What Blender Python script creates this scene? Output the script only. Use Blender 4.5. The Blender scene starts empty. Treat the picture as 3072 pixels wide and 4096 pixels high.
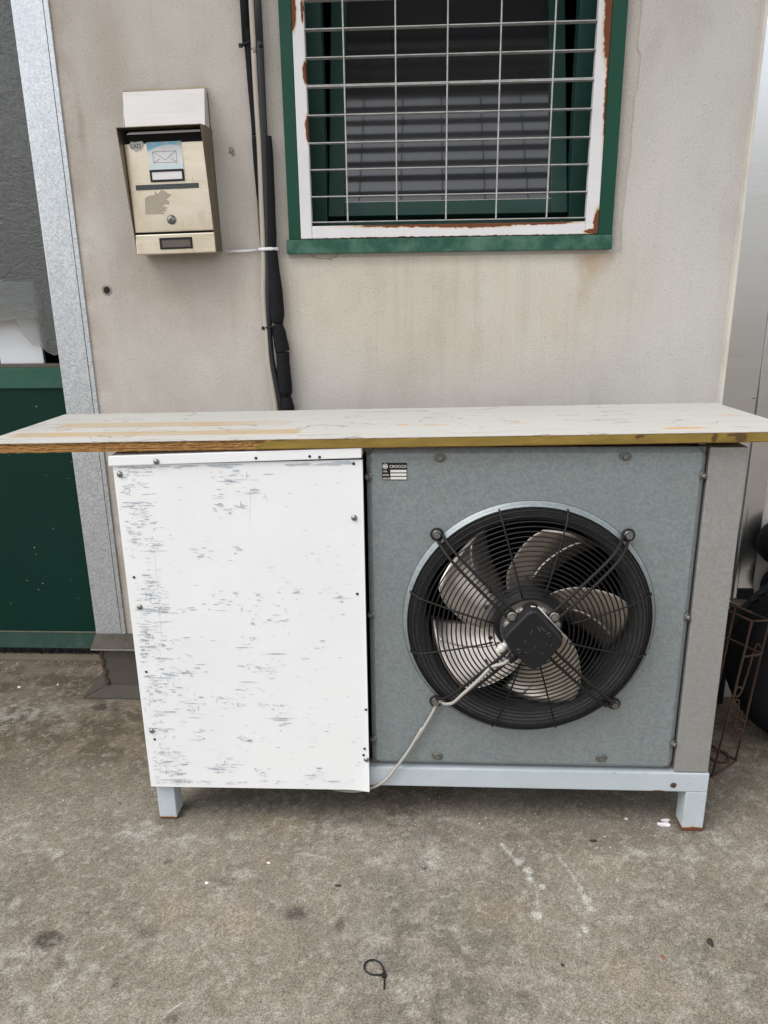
import bpy, bmesh, math, random
import numpy as np
from mathutils import Vector, Matrix
R = math.radians
sc = bpy.context.scene
col = sc.collection

# ------------------------------------------------------------------ camera, sky, sun, exposure
CAM = Vector((0.0, 0.0, 1.45))
RIGHT = Vector((0.998637, 0.050530, -0.013082))
DOWN = Vector((0.002175, -0.290690, -0.956815))
FWD = Vector((-0.052150, 0.955482, -0.290403))
FOC = 3030.94                                   # focal length in pixels of the 3072 x 4096 photograph
cd = bpy.data.cameras.new('camera')
cam = bpy.data.objects.new('camera', cd); col.objects.link(cam)
cd.sensor_fit = 'VERTICAL'; cd.sensor_height = 36.0; cd.sensor_width = 27.0
cd.lens = FOC / 4096 * 36.0
cd.clip_start = 0.05; cd.clip_end = 500
m = Matrix((RIGHT, -DOWN, -FWD)).transposed().to_4x4(); m.translation = CAM
cam.matrix_world = m
sc.camera = cam

SUN_EL, SUN_AZ = R(56), R(238)                  # azimuth clockwise from +Y: behind the camera, a little to the left
w = bpy.data.worlds.new('World'); sc.world = w; w.use_nodes = True
nt = w.node_tree; nt.nodes.clear()
sky = nt.nodes.new('ShaderNodeTexSky'); sky.sky_type = 'NISHITA'; sky.sun_disc = False
sky.sun_elevation = SUN_EL; sky.sun_rotation = SUN_AZ; sky.dust_density = 0.5; sky.air_density = 1.2; sky.ozone_density = 1.0
hs = nt.nodes.new('ShaderNodeHueSaturation'); hs.inputs['Saturation'].default_value = 0.14   # cloud cover: nearly white sky
bg = nt.nodes.new('ShaderNodeBackground'); bg.inputs['Strength'].default_value = 0.15
wo = nt.nodes.new('ShaderNodeOutputWorld')
nt.links.new(sky.outputs[0], hs.inputs['Color']); nt.links.new(hs.outputs[0], bg.inputs[0]); nt.links.new(bg.outputs[0], wo.inputs[0])
sd = bpy.data.lights.new('sun', 'SUN'); sd.energy = 1.5; sd.angle = R(40); sd.color = (1.0, 0.98, 0.95)
sun = bpy.data.objects.new('sun', sd); col.objects.link(sun)
sdir = Vector((math.sin(SUN_AZ) * math.cos(SUN_EL), math.cos(SUN_AZ) * math.cos(SUN_EL), math.sin(SUN_EL)))
sun.rotation_euler = sdir.to_track_quat('Z', 'Y').to_euler(); sun.location = sdir * 20
sc.view_settings.view_transform = 'Standard'; sc.view_settings.look = 'None'
sc.view_settings.gamma = 1.0; sc.view_settings.use_curve_mapping = False
sc.view_settings.exposure = 0.87
sc.cycles.use_denoising = True
sc.cycles.max_bounces = 6; sc.cycles.diffuse_bounces = 3; sc.cycles.glossy_bounces = 3; sc.cycles.transmission_bounces = 5; sc.cycles.caustics_reflective = False; sc.cycles.caustics_refractive = False

# ------------------------------------------------------------------ helpers: measuring points off the photograph, names, meshes
def onY(x, y, Y):                               # the point of the vertical plane at depth Y that the photograph shows at (x, y)
    d = RIGHT * ((x - 1536) / FOC) + DOWN * ((y - 2048) / FOC) + FWD
    return CAM + d * (Y / d.y)
def onZ(x, y, Z=0.0):
    d = RIGHT * ((x - 1536) / FOC) + DOWN * ((y - 2048) / FOC) + FWD
    return CAM + d * ((Z - CAM.z) / d.z)
def lin(r, g, b, k=1.0):
    f = lambda c: (c / 255 / 12.92 if c <= 10 else ((c / 255 + .055) / 1.055) ** 2.4) * k
    return (f(r), f(g), f(b), 1.0)
YW = 2.476                                      # wall face
YU = 1.772                                      # front of the cooling unit
rnd = random.Random(7)

def tag(o, label=None, cat=None, group=None, kind=None):
    if label: o['label'] = label
    if cat: o['category'] = cat
    if group: o['group'] = group
    if kind: o['kind'] = kind
    return o
def thing(name, base, label, cat, group=None):
    o = bpy.data.objects.new(name, None); col.objects.link(o); o.location = base; o.empty_display_size = .1
    o['org'] = list(base)
    return tag(o, label, cat, group)
def org_of(parent): return Vector(parent['org']) if parent is not None else Vector((0, 0, 0))

class MB:
    """collects shapes given in world coordinates and links them as ONE mesh object"""
    def __init__(s): s.bm = bmesh.new()
    def face(s, pts):
        return s.bm.faces.new([s.bm.verts.new(Vector(p)) for p in pts])
    def prism(s, poly, vec, bevel=0.0):          # polygon (3D points) extruded along vec
        vec = Vector(vec); n = len(poly)
        a = [s.bm.verts.new(Vector(p)) for p in poly]; b = [s.bm.verts.new(Vector(p) + vec) for p in poly]
        fs = [s.bm.faces.new(a), s.bm.faces.new(b[::-1])]
        for i in range(n): fs.append(s.bm.faces.new((a[i], b[i], b[(i + 1) % n], a[(i + 1) % n])))
        bmesh.ops.recalc_face_normals(s.bm, faces=fs)
        if bevel:
            es = list({e for f in fs for e in f.edges})
            bmesh.ops.bevel(s.bm, geom=es, offset=bevel, segments=2, profile=.6, affect='EDGES')
        return s
    def box(s, x0, x1, y0, y1, z0, z1, bevel=0.0):
        return s.prism([(x0, y0, z0), (x1, y0, z0), (x1, y0, z1), (x0, y0, z1)], (0, y1 - y0, 0), bevel)
    def hexa(s, p, bevel=0.0):                   # 8 corners: 4 front (bl, br, tr, tl) then 4 back
        v = [s.bm.verts.new(Vector(q)) for q in p]
        fs = [s.bm.faces.new([v[i] for i in f]) for f in ((0, 1, 2, 3), (7, 6, 5, 4), (0, 4, 5, 1), (1, 5, 6, 2), (2, 6, 7, 3), (3, 7, 4, 0))]
        bmesh.ops.recalc_face_normals(s.bm, faces=fs)
        if bevel: bmesh.ops.bevel(s.bm, geom=list({e for f in fs for e in f.edges}), offset=bevel, segments=2, profile=.6, affect='EDGES')
        return s
    def tube(s, pts, r, n=8, closed=False, caps=True, flat=None):
        pts = [Vector(p) for p in pts]; k = len(pts)
        rr = r if isinstance(r, (list, tuple)) else [r] * k
        def tan(i):
            if closed: return (pts[(i + 1) % k] - pts[i - 1]).normalized()
            return (pts[min(i + 1, k - 1)] - pts[max(i - 1, 0)]).normalized()
        t = tan(0); u = t.orthogonal().normalized()
        if flat is not None: u = (flat[0] - t * flat[0].dot(t)).normalized()
        rings = []
        for i in range(k):
            t = tan(i); u = (u - t * u.dot(t)).normalized(); v = t.cross(u)
            sx, sy = (flat[1], flat[2]) if flat is not None else (1, 1)
            rings.append([s.bm.verts.new(pts[i] + (u * math.cos(a) * sx + v * math.sin(a) * sy) * rr[i]) for a in (2 * math.pi * j / n for j in range(n))])
        fs = []
        for i in range(k if closed else k - 1):
            A, B = rings[i], rings[(i + 1) % k]
            for j in range(n): fs.append(s.bm.faces.new((A[j], A[(j + 1) % n], B[(j + 1) % n], B[j])))
        if caps and not closed: fs.append(s.bm.faces.new(rings[0][::-1])); fs.append(s.bm.faces.new(rings[-1]))
        for f in fs: f.smooth = True
        return s
    def lathe(s, prof, center, axis='Y', n=32, smooth=True, ang=None):   # prof: (radius, offset along axis)
        c = Vector(center); rings = []
        for (r, h) in prof:
            ring = []
            for j in range(n):
                a = 2 * math.pi * j / n
                ca, sa = math.cos(a) * r, math.sin(a) * r
                d = Vector((ca, h, sa)) if axis == 'Y' else (Vector((ca, sa, h)) if axis == 'Z' else Vector((h, ca, sa)))
                ring.append(s.bm.verts.new(c + d))
            rings.append(ring)
        fs = []
        for A, B in zip(rings, rings[1:]):
            for j in range(n): fs.append(s.bm.faces.new((A[j], A[(j + 1) % n], B[(j + 1) % n], B[j])))
        for f in fs: f.smooth = smooth
        if prof[0][0] > 1e-5: pass
        return s
    def fill(s, ring_pts): return s.face(ring_pts)
    def build(s, name, mat, parent=None, loc=None, smooth=False, label=None):
        base = org_of(parent) if parent is not None else Vector((0, 0, 0))
        if loc is not None: base = Vector(loc)
        bmesh.ops.remove_doubles(s.bm, verts=s.bm.verts, dist=1e-6)
        for v in s.bm.verts: v.co -= base
        me = bpy.data.meshes.new(name); 
        if smooth:
            for f in s.bm.faces: f.smooth = True
        s.bm.to_mesh(me); s.bm.free()
        me.materials.append(mat)
        o = bpy.data.objects.new(name, me); col.objects.link(o)
        if parent is not None: o.parent = parent; o['org'] = list(base)
        else: o.location = base; o['org'] = list(base)
        if parent is not None and loc is not None: o.location = base - org_of(parent)
        if label: o['label'] = label
        return o
def dup(o, parent, world, rot=None):             # a copy of one small part that shares its mesh
    c = o.copy(); col.objects.link(c); c.parent = parent
    c.location = Vector(world) - org_of(parent); c['org'] = list(world)
    if rot is not None: c.rotation_euler = rot
    return c
def text_mesh(body, size, name, mat, parent, at, width=None, bold=0.0):
    cu = bpy.data.curves.new(name, 'FONT'); cu.body = body; cu.size = size; cu.offset = bold; cu.extrude = 0.0
    to = bpy.data.objects.new(name + '_curve', cu); col.objects.link(to)
    me = bpy.data.meshes.new_from_object(to.evaluated_get(bpy.context.evaluated_depsgraph_get()))
    bpy.data.objects.remove(to); bpy.data.curves.remove(cu)
    xs = [v.co.x for v in me.vertices]; x0, x1 = min(xs), max(xs)
    k = (width / (x1 - x0)) if width else 1.0
    at = Vector(at) - org_of(parent)
    for v in me.vertices: v.co = Vector(((v.co.x - x0) * k, 0, v.co.y)) + at
    me.materials.clear(); me.materials.append(mat); me.name = name
    o = bpy.data.objects.new(name, me); col.objects.link(o); o.parent = parent; o['org'] = list(org_of(parent))
    return o

# ------------------------------------------------------------------ helpers: procedural materials
class NM:
    def __init__(s, name, org=(0, 0, 0)):
        s.m = bpy.data.materials.new(name); s.m.use_nodes = True; s.t = s.m.node_tree
        s.b = s.t.nodes['Principled BSDF']; s.out = s.t.nodes['Material Output']
        tc = s.t.nodes.new('ShaderNodeTexCoord')
        s.P = s.vm('ADD', tc.outputs['Object'], tuple(org))
    def put(s, sock, v):
        if isinstance(v, bpy.types.NodeSocket): s.t.links.new(v, sock)
        elif isinstance(v, (int, float)) and sock.type in ('RGBA',): sock.default_value = (v, v, v, 1)
        elif isinstance(v, (int, float)) and sock.type == 'VECTOR': sock.default_value = (v, v, v)
        else: sock.default_value = v
    def vm(s, op, a, b=None):
        n = s.t.nodes.new('ShaderNodeVectorMath'); n.operation = op; s.put(n.inputs[0], a)
        if b is not None: s.put(n.inputs[1], b)
        return n.outputs['Value'] if op in ('LENGTH', 'DOT_PRODUCT') else n.outputs[0]
    def ma(s, op, a, b=0.0, clamp=False):
        n = s.t.nodes.new('ShaderNodeMath'); n.operation = op; n.use_clamp = clamp; s.put(n.inputs[0], a); s.put(n.inputs[1], b); return n.outputs[0]
    def scl(s, vec, sx, sy, sz): return s.vm('MULTIPLY', vec, (sx, sy, sz))
    def noise(s, scale, detail=3, rough=.55, vec=None, dist=0.0, color=False):
        n = s.t.nodes.new('ShaderNodeTexNoise'); s.put(n.inputs['Vector'], vec if vec is not None else s.P)
        n.inputs['Scale'].default_value = scale; n.inputs['Detail'].default_value = detail; n.inputs['Roughness'].default_value = rough; n.inputs['Distortion'].default_value = dist
        return n.outputs['Color'] if color else n.outputs['Fac']
    def voro(s, scale, vec=None, out='Distance', feature='F1', rand=1.0):
        n = s.t.nodes.new('ShaderNodeTexVoronoi'); n.feature = feature; s.put(n.inputs['Vector'], vec if vec is not None else s.P)
        n.inputs['Scale'].default_value = scale; n.inputs['Randomness'].default_value = rand
        return n.outputs[out]
    def mr(s, v, a, b, c=0.0, d=1.0, smooth=False):
        n = s.t.nodes.new('ShaderNodeMapRange'); n.clamp = True
        if smooth: n.interpolation_type = 'SMOOTHSTEP'
        s.put(n.inputs[0], v)
        for i, q in enumerate((a, b, c, d)): s.put(n.inputs[i + 1], q)
        return n.outputs[0]
    def mix(s, f, a, b, mode='MIX'):
        n = s.t.nodes.new('ShaderNodeMix'); n.data_type = 'RGBA'; n.blend_type = mode
        s.put(n.inputs[0], f); s.put(n.inputs[6], a); s.put(n.inputs[7], b); return n.outputs[2]
    def xyz(s, v=None):
        n = s.t.nodes.new('ShaderNodeSeparateXYZ'); s.put(n.inputs[0], v if v is not None else s.P); return n.outputs
    def warp(s, amt, scale, detail=2):
        c = s.noise(scale, detail, .6, color=True); d = s.vm('SUBTRACT', c, (.5, .5, .5)); return s.vm('ADD', s.P, s.vm('MULTIPLY', d, (amt, amt, amt)))
    def ell(s, P, c, r, soft=.3):               # soft-edged ellipsoid: 1 inside, 0 outside; a radius of None leaves that axis out
        sc_ = [0 if q is None else 1 / q for q in r]; d = s.vm('SUBTRACT', P, tuple(c)); d = s.vm('MULTIPLY', d, tuple(sc_))
        return s.mr(s.vm('LENGTH', d), 1 + soft, max(0.0, 1 - soft), 0, 1, True)
    def mx(s, *a):
        o = a[0]
        for q in a[1:]: o = s.ma('MAXIMUM', o, q)
        return o
    def bump(s, h, strength=.3, dist=.002, normal=None):
        n = s.t.nodes.new('ShaderNodeBump'); s.put(n.inputs['Height'], h); n.inputs['Strength'].default_value = strength; n.inputs['Distance'].default_value = dist
        if normal is not None: s.put(n.inputs['Normal'], normal)
        return n.outputs[0]
    def done(s, color=None, rough=None, metal=None, normal=None, spec=None, **kw):
        if color is not None: s.put(s.b.inputs['Base Color'], color)
        if rough is not None: s.put(s.b.inputs['Roughness'], rough)
        if metal is not None: s.put(s.b.inputs['Metallic'], metal)
        if normal is not None: s.put(s.b.inputs['Normal'], normal)
        if spec is not None: s.put(s.b.inputs['Specular IOR Level'], spec)
        for k, v in kw.items(): s.put(s.b.inputs[k.replace('_', ' ')], v)
        return s.m

def simple(name, c, rough=.5, metal=0.0, var=.12, scale=40, bump=0.0, spec=None, bscale=None):
    n = NM(name); f = n.noise(scale, 4, .6)
    f2 = n.noise(scale * .12, 2, .5)
    k = n.ma('ADD', n.ma('MULTIPLY', n.ma('SUBTRACT', f, .5), var * 2), n.ma('MULTIPLY', n.ma('SUBTRACT', f2, .5), var * 2))
    hsv = n.t.nodes.new('ShaderNodeHueSaturation'); hsv.inputs['Color'].default_value = c
    n.put(hsv.inputs['Value'], n.ma('ADD', k, 1.0))
    nm = n.bump(n.noise(bscale or scale * 3, 3, .6), bump, .001) if bump else None
    return n.done(hsv.outputs[0], n.mr(f, .3, .7, rough * .9, min(1, rough * 1.12)), metal, nm, spec)

# ---- wall render: fine stucco, dirt, streaks, rust runs, painted shade under the letterbox
def m_stucco(name, org=(0, 0, 0), stains_shade=True):
    n = NM(name, org); x, y, z = n.xyz()
    c = n.mix(n.mr(n.noise(1.1, 3, .55), .35, .68), lin(190, 184, 177), lin(204, 199, 192))
    c = n.mix(n.ma('MULTIPLY', n.mr(n.noise(5, 4, .6), .42, .7), .35), c, lin(172, 163, 153))
    if stains_shade:
        gx = n.mr(n.ma('ADD', x, n.ma('MULTIPLY', n.noise(2, 2), .3)), .45, .95, 0, .75, True)
        c = n.mix(gx, c, lin(196, 194, 191))
        Pw = n.warp(.14, 6, 3)
        wv = n.noise(1, 3, .6, n.scl(n.P, 34, 1, 1.6))          # vertical runs
        streak = n.mr(wv, .5, .75)
        zone = n.ell(Pw, (.07, YW, 1.40), (.56, None, .22), .45)
        c = n.mix(n.ma('MULTIPLY', zone, .6), c, lin(199, 190, 172))
        c = n.mix(n.ma('MULTIPLY', n.ma('MULTIPLY', zone, streak), .26), c, lin(164, 152, 132))
        cl_ = n.noise(1, 4, .6, n.scl(n.warp(.3, 2), 4.5, 1, 2.2)); c = n.mix(n.ma('MULTIPLY', n.mr(cl_, .50, .66), .40), c, lin(205, 201, 195)); c = n.mix(n.ma('MULTIPLY', n.mr(cl_, .46, .32), .26), c, lin(166, 158, 149))
        letterbox_shade = n.ell(Pw, (-.76, YW, 1.47), (.20, None, .16), .6)
        c = n.mix(n.ma('MULTIPLY', letterbox_shade, .38), c, lin(128, 112, 98))  # soft shade below the letterbox, painted into the wall colour
        rust = n.mx(n.ell(Pw, (.52, YW, 1.515), (.05, None, .055), .8), n.ma('MULTIPLY', n.ell(Pw, (.50, YW, 1.46), (.022, None, .09), .8), .5))
        c = n.mix(n.ma('MULTIPLY', rust, .5), c, lin(156, 124, 72))
        run = n.mx(n.ell(n.warp(.03, 9), (-1.033, YW, 1.91), (.010, None, .08), .8), n.ell(n.warp(.03, 9), (-.92, YW, 2.1), (.05, None, .16), .9))
        c = n.mix(n.ma('MULTIPLY', run, .3), c, lin(140, 122, 100))
        left = n.mr(x, -1.0, -1.09, 0, .45)
        c = n.mix(n.ma('MULTIPLY', left, n.mr(n.noise(14, 4), .35, .6)), c, lin(150, 132, 115))
        c = n.mix(n.ma('MULTIPLY', n.mr(wv, .55, .8), .08), c, lin(140, 130, 120))
    pits = n.mr(n.voro(115, n.warp(.006, 90)), .12, .26, 1, 0)
    pm = n.ma('MULTIPLY', pits, n.mr(n.noise(26, 3), .44, .58))
    c = n.mix(n.ma('MULTIPLY', pm, .26), c, lin(112, 105, 98))
    g = n.noise(210, 4, .7); g2 = n.noise(95, 3, .6)
    c = n.mix(.20, c, n.mix(n.mr(g, .25, .75), lin(40, 38, 36), lin(255, 252, 248)), 'OVERLAY')
    h = n.ma('ADD', n.ma('ADD', g, n.ma('MULTIPLY', g2, 1.2)), n.ma('MULTIPLY', pm, -1.0))
    return n.done(c, .92, 0, n.bump(h, .34, .0026), .25)

# concrete yard: stains, drips, patches and painted rear shade are laid out in world space on a fine grid (a colour attribute), grain comes from nodes
def vnoise(X, Y, f, seed):
    x, y = X * f, Y * f; xi, yi = np.floor(x).astype(np.int64), np.floor(y).astype(np.int64); fx, fy = x - xi, y - yi
    fx, fy = fx * fx * (3 - 2 * fx), fy * fy * (3 - 2 * fy)
    def h(a, b):
        n_ = (a * 374761393 + b * 668265263 + seed * 1442695041) & 0xffffffff
        n_ = ((n_ ^ (n_ >> 13)) * 1274126177) & 0xffffffff; n_ = n_ ^ (n_ >> 16); return (n_ & 0xffff) / 65535.0
    return (h(xi, yi) * (1 - fx) + h(xi + 1, yi) * fx) * (1 - fy) + (h(xi, yi + 1) * (1 - fx) + h(xi + 1, yi + 1) * fx) * fy
def fbm(X, Y, f, o=4, r=.55, seed=0):
    s_, a, t = 0, 1.0, 0
    for k in range(o): s_ = s_ + a * vnoise(X, Y, f, seed + k * 17); t += a; a *= r; f *= 2.03
    return s_ / t
def sstep(v, a, b): t = np.clip((v - a) / (b - a), 0, 1); return t * t * (3 - 2 * t)
def ground_colour(X, Y):
    C = lambda *c: np.array(lin(*c)[:3])
    mixc = lambda c, m_, q, k=1.0: c + (C(*q) - c) * (m_ * k)[..., None]
    wx, wy = X + (fbm(X, Y, 9, 4, .6, 1) - .5) * .16, Y + (fbm(X, Y, 9, 4, .6, 2) - .5) * .16
    fx, fy = X + (fbm(X, Y, 50, 4, .65, 3) - .5) * .012, Y + (fbm(X, Y, 50, 4, .65, 4) - .5) * .012
    big, med, fine = fbm(X, Y, 2.2, 5, .58, 5), fbm(X, Y, 11, 5, .62, 6), fbm(X, Y, 60, 4, .7, 7)
    c = C(121, 113, 101) + (C(132, 124, 112) - C(121, 113, 101)) * sstep(big, .36, .64)[..., None]
    c = mixc(c, sstep(med, .50, .66), (112, 105, 95), .26); c = mixc(c, sstep(med, .46, .34), (146, 140, 130), .22)
    back = sstep(Y + (big - .5) * .5, 1.78, 2.15)  # towards the wall: browner dirt, with shade behind the unit painted in
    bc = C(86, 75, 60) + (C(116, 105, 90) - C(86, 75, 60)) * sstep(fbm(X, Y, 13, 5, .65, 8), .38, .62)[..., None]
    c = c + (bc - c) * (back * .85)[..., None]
    pal = sstep(fbm(X * .5, Y, 30, 5, .68, 9), .55, .62) * sstep(fbm(X, Y, 4, 3, .5, 10), .50, .60); c = mixc(c, pal, (154, 149, 140), .34)
    def el(px, py, rx, ry, soft=.5, A=fx, B=fy):
        q = onZ(px, py); d = np.hypot((A - q.x) / rx, (B - q.y) / ry); return sstep(d, 1 + soft, max(0, 1 - soft))
    def path(pts, w0):
        out = np.zeros_like(X); q = [onZ(*p) for p in pts]
        for a, b in zip(q, q[1:]):
            dx, dy = b.x - a.x, b.y - a.y; L2 = dx * dx + dy * dy; t = np.clip(((fx - a.x) * dx + (fy - a.y) * dy) / L2, 0, 1)
            out = np.maximum(out, sstep(np.hypot(fx - a.x - t * dx, fy - a.y - t * dy), w0, w0 * .3))
        return out
    B_ = lambda x, y: (1600 + .7233 * x, 3300 + .7233 * y)
    A_ = lambda x, y: (.6028 * x, 3300 + .6028 * y)
    brk = sstep(fbm(X, Y, 45, 5, .72, 11), .42, .60)
    pale = np.zeros_like(X)
    for (p, rx, ry, k, wide) in ((A_(870, 110), .075, .042, .7, 1), (A_(1240, 105), .022, .024, .8, 0), (A_(1120, 100), .03, .016, .6, 0), (A_(60, 110), .05, .03, .5, 1), (A_(380, 185), .014, .014, .8, 0), (A_(150, 25), .03, .02, .7, 1), (A_(320, 160), .012, .01, .7, 0),
                                 (A_(110, 850), .06, .05, .55, 1), (A_(345, 1075), .018, .045, .6, 1), (A_(590, 970), .016, .026, .6, 0), (A_(480, 880), .02, .016, .5, 0), (A_(690, 1235), .03, .014, .5, 1), (A_(130, 1200), .06, .03, .5, 1), (A_(60, 500), .05, .05, .4, 1), (A_(1480, 130), .035, .03, .5, 1),
                                 (B_(175, 180), .024, .040, .85, 0), (B_(455, 240), .012, .014, .8, 0), (B_(480, 160), .014, .02, .5, 0), (B_(1200, 150), .085, .016, .55, 1), (B_(1350, 150), .065, .014, .75, 0), (B_(1230, 195), .04, .012, .5, 0), (B_(1630, 140), .04, .02, .6, 1), (B_(120, 500), .05, .03, .4, 1), (B_(1560, 860), .05, .05, .35, 1), (B_(20, 880), .03, .02, .4, 1), (B_(130, 960), .04, .012, .4, 1), (B_(300, 570), .06, .02, .4, 1),
                                 ((60, 2850), .14, .09, .75, 1), ((180, 2870), .06, .04, .6, 1), ((2950, 3400), .08, .05, .4, 1), ((1470, 3800), .06, .05, .4, 1), ((1375, 3945), .014, .014, .8, 0), ((1630, 3950), .05, .01, .5, 0)):
        pale = np.maximum(pale, k * el(*p, rx, ry, .6, wx if wide else fx, wy if wide else fy) * (brk if wide else .35 + .65 * brk))
    drips = np.maximum(path([B_(560, 110), B_(640, 190), B_(657, 207)], .008) * .7, path([B_(705, 250), B_(715, 295), B_(740, 322), B_(757, 360), B_(755, 440), B_(757, 500)], .0045) * .6)
    drips = np.maximum(drips, np.maximum(path([B_(870, 170), B_(930, 240), B_(970, 300), B_(1000, 350), B_(1030, 415), B_(1045, 460)], .006) * .6, path([B_(1060, 170), B_(1110, 225), B_(1140, 245)], .007) * .5))
    for p, rq in ((B_(655, 203), .010), (B_(708, 250), .011), (B_(715, 297), .008), (B_(785, 340), .008), (B_(757, 497), .013), (B_(1030, 415), .011), (B_(1060, 465), .008), (B_(1025, 575), .009), (B_(1200, 307), .006), (B_(1082, 125), .005), (B_(990, 352), .006)): drips = np.maximum(drips, el(*p, rq, rq * 1.1, .25) * .85)
    drips = np.maximum(drips, np.maximum(path([A_(1195, 1188), A_(1085, 1280)], .003) * .8, path([A_(100, 190), A_(330, 150)], .004) * .4)); drips = np.maximum(drips, path([B_(965, 605), B_(1010, 612)], .0022) * .8)
    drips = np.maximum(drips, np.maximum(path([(1560, 3945), (1640, 3980), (1740, 4030)], .004) * .5, path([(1190, 3410), (1300, 3430)], .004) * .5))
    rc = random.Random(44); crk = np.zeros_like(X)
    for i in range(16):
        a_, px_, py_ = rc.uniform(0, 6.3), rc.uniform(-200, 3200), rc.uniform(3330, 4090); pl_ = [(px_, py_)]
        for k_ in range(rc.randint(4, 9)): a_ += rc.uniform(-.7, .7); px_ += 55 * math.cos(a_); py_ += 32 * math.sin(a_); pl_.append((px_, py_))
        crk = np.maximum(crk, path(pl_, .0055) * rc.uniform(.2, .5))
    c = mixc(c, crk * (.3 + .7 * brk), (176, 170, 160), .8)
    c = mixc(c, np.maximum(pale * .72, drips), (182, 181, 174), .9)
    grn = np.maximum.reduce([el(*B_(150, 620), .15, .20, .8, wx, wy), el(*A_(90, 420), .10, .12, .9, wx, wy) * .6, el(2900, 3800, .14, .14, .8, wx, wy) * .8, el(1750, 4020, .16, .07, .8, wx, wy)])
    c = mixc(c, grn * sstep(fbm(X, Y, 26, 4, .65, 12), .38, .60), (88, 87, 78), .62)
    c = mixc(c, np.maximum.reduce([el(*B_(590, 500), .06, .05, .9, wx, wy), el(940, 3722, .05, .05, .9, wx, wy), el(740, 3620, .05, .05, .9, wx, wy), el(1100, 3320, .09, .05, .9, wx, wy), el(2560, 3900, .05, .05, .9, wx, wy), el(*B_(1100, 180), .07, .04, .9, wx, wy)]), (146, 128, 98), .22)
    dk = np.zeros_like(X)
    for (p, rx, ry, sf, k) in (((190, 3758), .031, .023, .6, .85), ((180, 3762), .010, .006, .6, .95), ((1183, 3655), .024, .018, .9, .75), ((1190, 3650), .010, .008, .6, .8), ((907, 3523), .023, .018, .25, .42), ((912, 3514), .006, .007, .4, .8), ((672, 3448), .011, .009, .8, .7), ((585, 3734), .020, .015, .9, .4), ((353, 3647), .008, .006, .6, .7), ((247, 3848), .014, .010, .8, .45), ((687, 4075), .012, .009, .8, .7), ((1360, 3700), .010, .020, .5, .6), ((1385, 3670), .006, .006, .5, .5),
                               ((410, 2828), .030, .022, .35, .75), ((475, 2838), .014, .008, .5, .5), ((465, 3925), .008, .014, .6, .5), ((2650, 3828), .004, .006, .5, .3), ((1655, 3340), .05, .02, .6, .35), ((1760, 3320), .06, .03, .6, .35), ((2090, 4000), .03, .02, .9, .3), ((340, 3700), .02, .014, .9, .25)):
        dk = np.maximum(dk, el(*p, rx * 1.1, ry * 1.1, sf * .7, X + (fx - X) * .45, Y + (fy - Y) * .45) * min(1, k * 1.12))
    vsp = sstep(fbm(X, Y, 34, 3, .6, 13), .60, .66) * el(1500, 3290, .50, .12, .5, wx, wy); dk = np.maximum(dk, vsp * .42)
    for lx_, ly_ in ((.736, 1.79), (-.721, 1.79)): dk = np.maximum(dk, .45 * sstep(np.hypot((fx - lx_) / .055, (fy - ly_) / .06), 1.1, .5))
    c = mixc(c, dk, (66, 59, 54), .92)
    sm = sstep(fbm(X * .6 + Y * .4, Y - X * .3, 24, 5, .7, 14), .58, .68); c = mixc(c, sm, (104, 97, 88), .18)
    c = mixc(c, sstep(fine, .58, .70), (176, 170, 160), .30); c = mixc(c, sstep(fine, .42, .30), (96, 89, 81), .30)
    return c
def m_ground():
    n = NM('yard_concrete')
    at = n.t.nodes.new('ShaderNodeAttribute'); at.attribute_name = 'stain_shade'; c = at.outputs['Color']
    gs = n.xyz(n.voro(430, None, 'Color'))[0]
    gf = n.ma('ADD', n.mr(gs, 0, 1, .60, 1.36), n.mr(n.xyz(n.voro(210, None, 'Color'))[1], .0, 1, -.14, .14))
    c = n.mix(1.0, c, gf, 'MULTIPLY')
    h = n.ma('ADD', gs, n.noise(120, 2, .6))
    return n.done(c, .9, 0, n.bump(h, .45, .0016), .3)

def m_galv(name, org, c1, c2, metal=.45, rough=(.38, .55), sp=90, dust=0.0, streaks=None, bumpy=.06):
    n = NM(name, org); x, y, z = n.xyz()
    v = n.voro(sp, n.warp(.012, 60, 2), 'Color'); f = n.xyz(v)[0]
    f = n.ma('ADD', n.ma('MULTIPLY', f, .45), n.ma('MULTIPLY', n.noise(sp * 1.3, 4, .65), .55))
    c = n.mix(n.mr(f, .3, .7), c1, c2)
    c = n.mix(n.ma('MULTIPLY', n.mr(n.noise(3.2, 4, .6), .4, .7), .35), c, c1)
    if dust: c = n.mix(n.ma('MULTIPLY', n.mr(n.noise(14, 5, .7), .45, .75), dust), c, lin(165, 160, 152))
    if streaks:
        st = n.mr(n.noise(1, 4, .6, n.scl(n.P, 60, 1, 2.2)), .52, .75)
        c = n.mix(n.ma('MULTIPLY', st, n.mr(z, streaks[0], streaks[1], .5, 0)), c, lin(150, 160, 158))
    sp2 = n.mr(n.voro(130, None), .02, .05, 1, 0); c = n.mix(n.ma('MULTIPLY', sp2, n.mr(n.noise(20, 2), .55, .6, 0, .6)), c, lin(215, 215, 212))
    return n.done(c, n.mr(f, .3, .7, rough[0], rough[1]), metal, n.bump(f, bumpy, .001))

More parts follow.
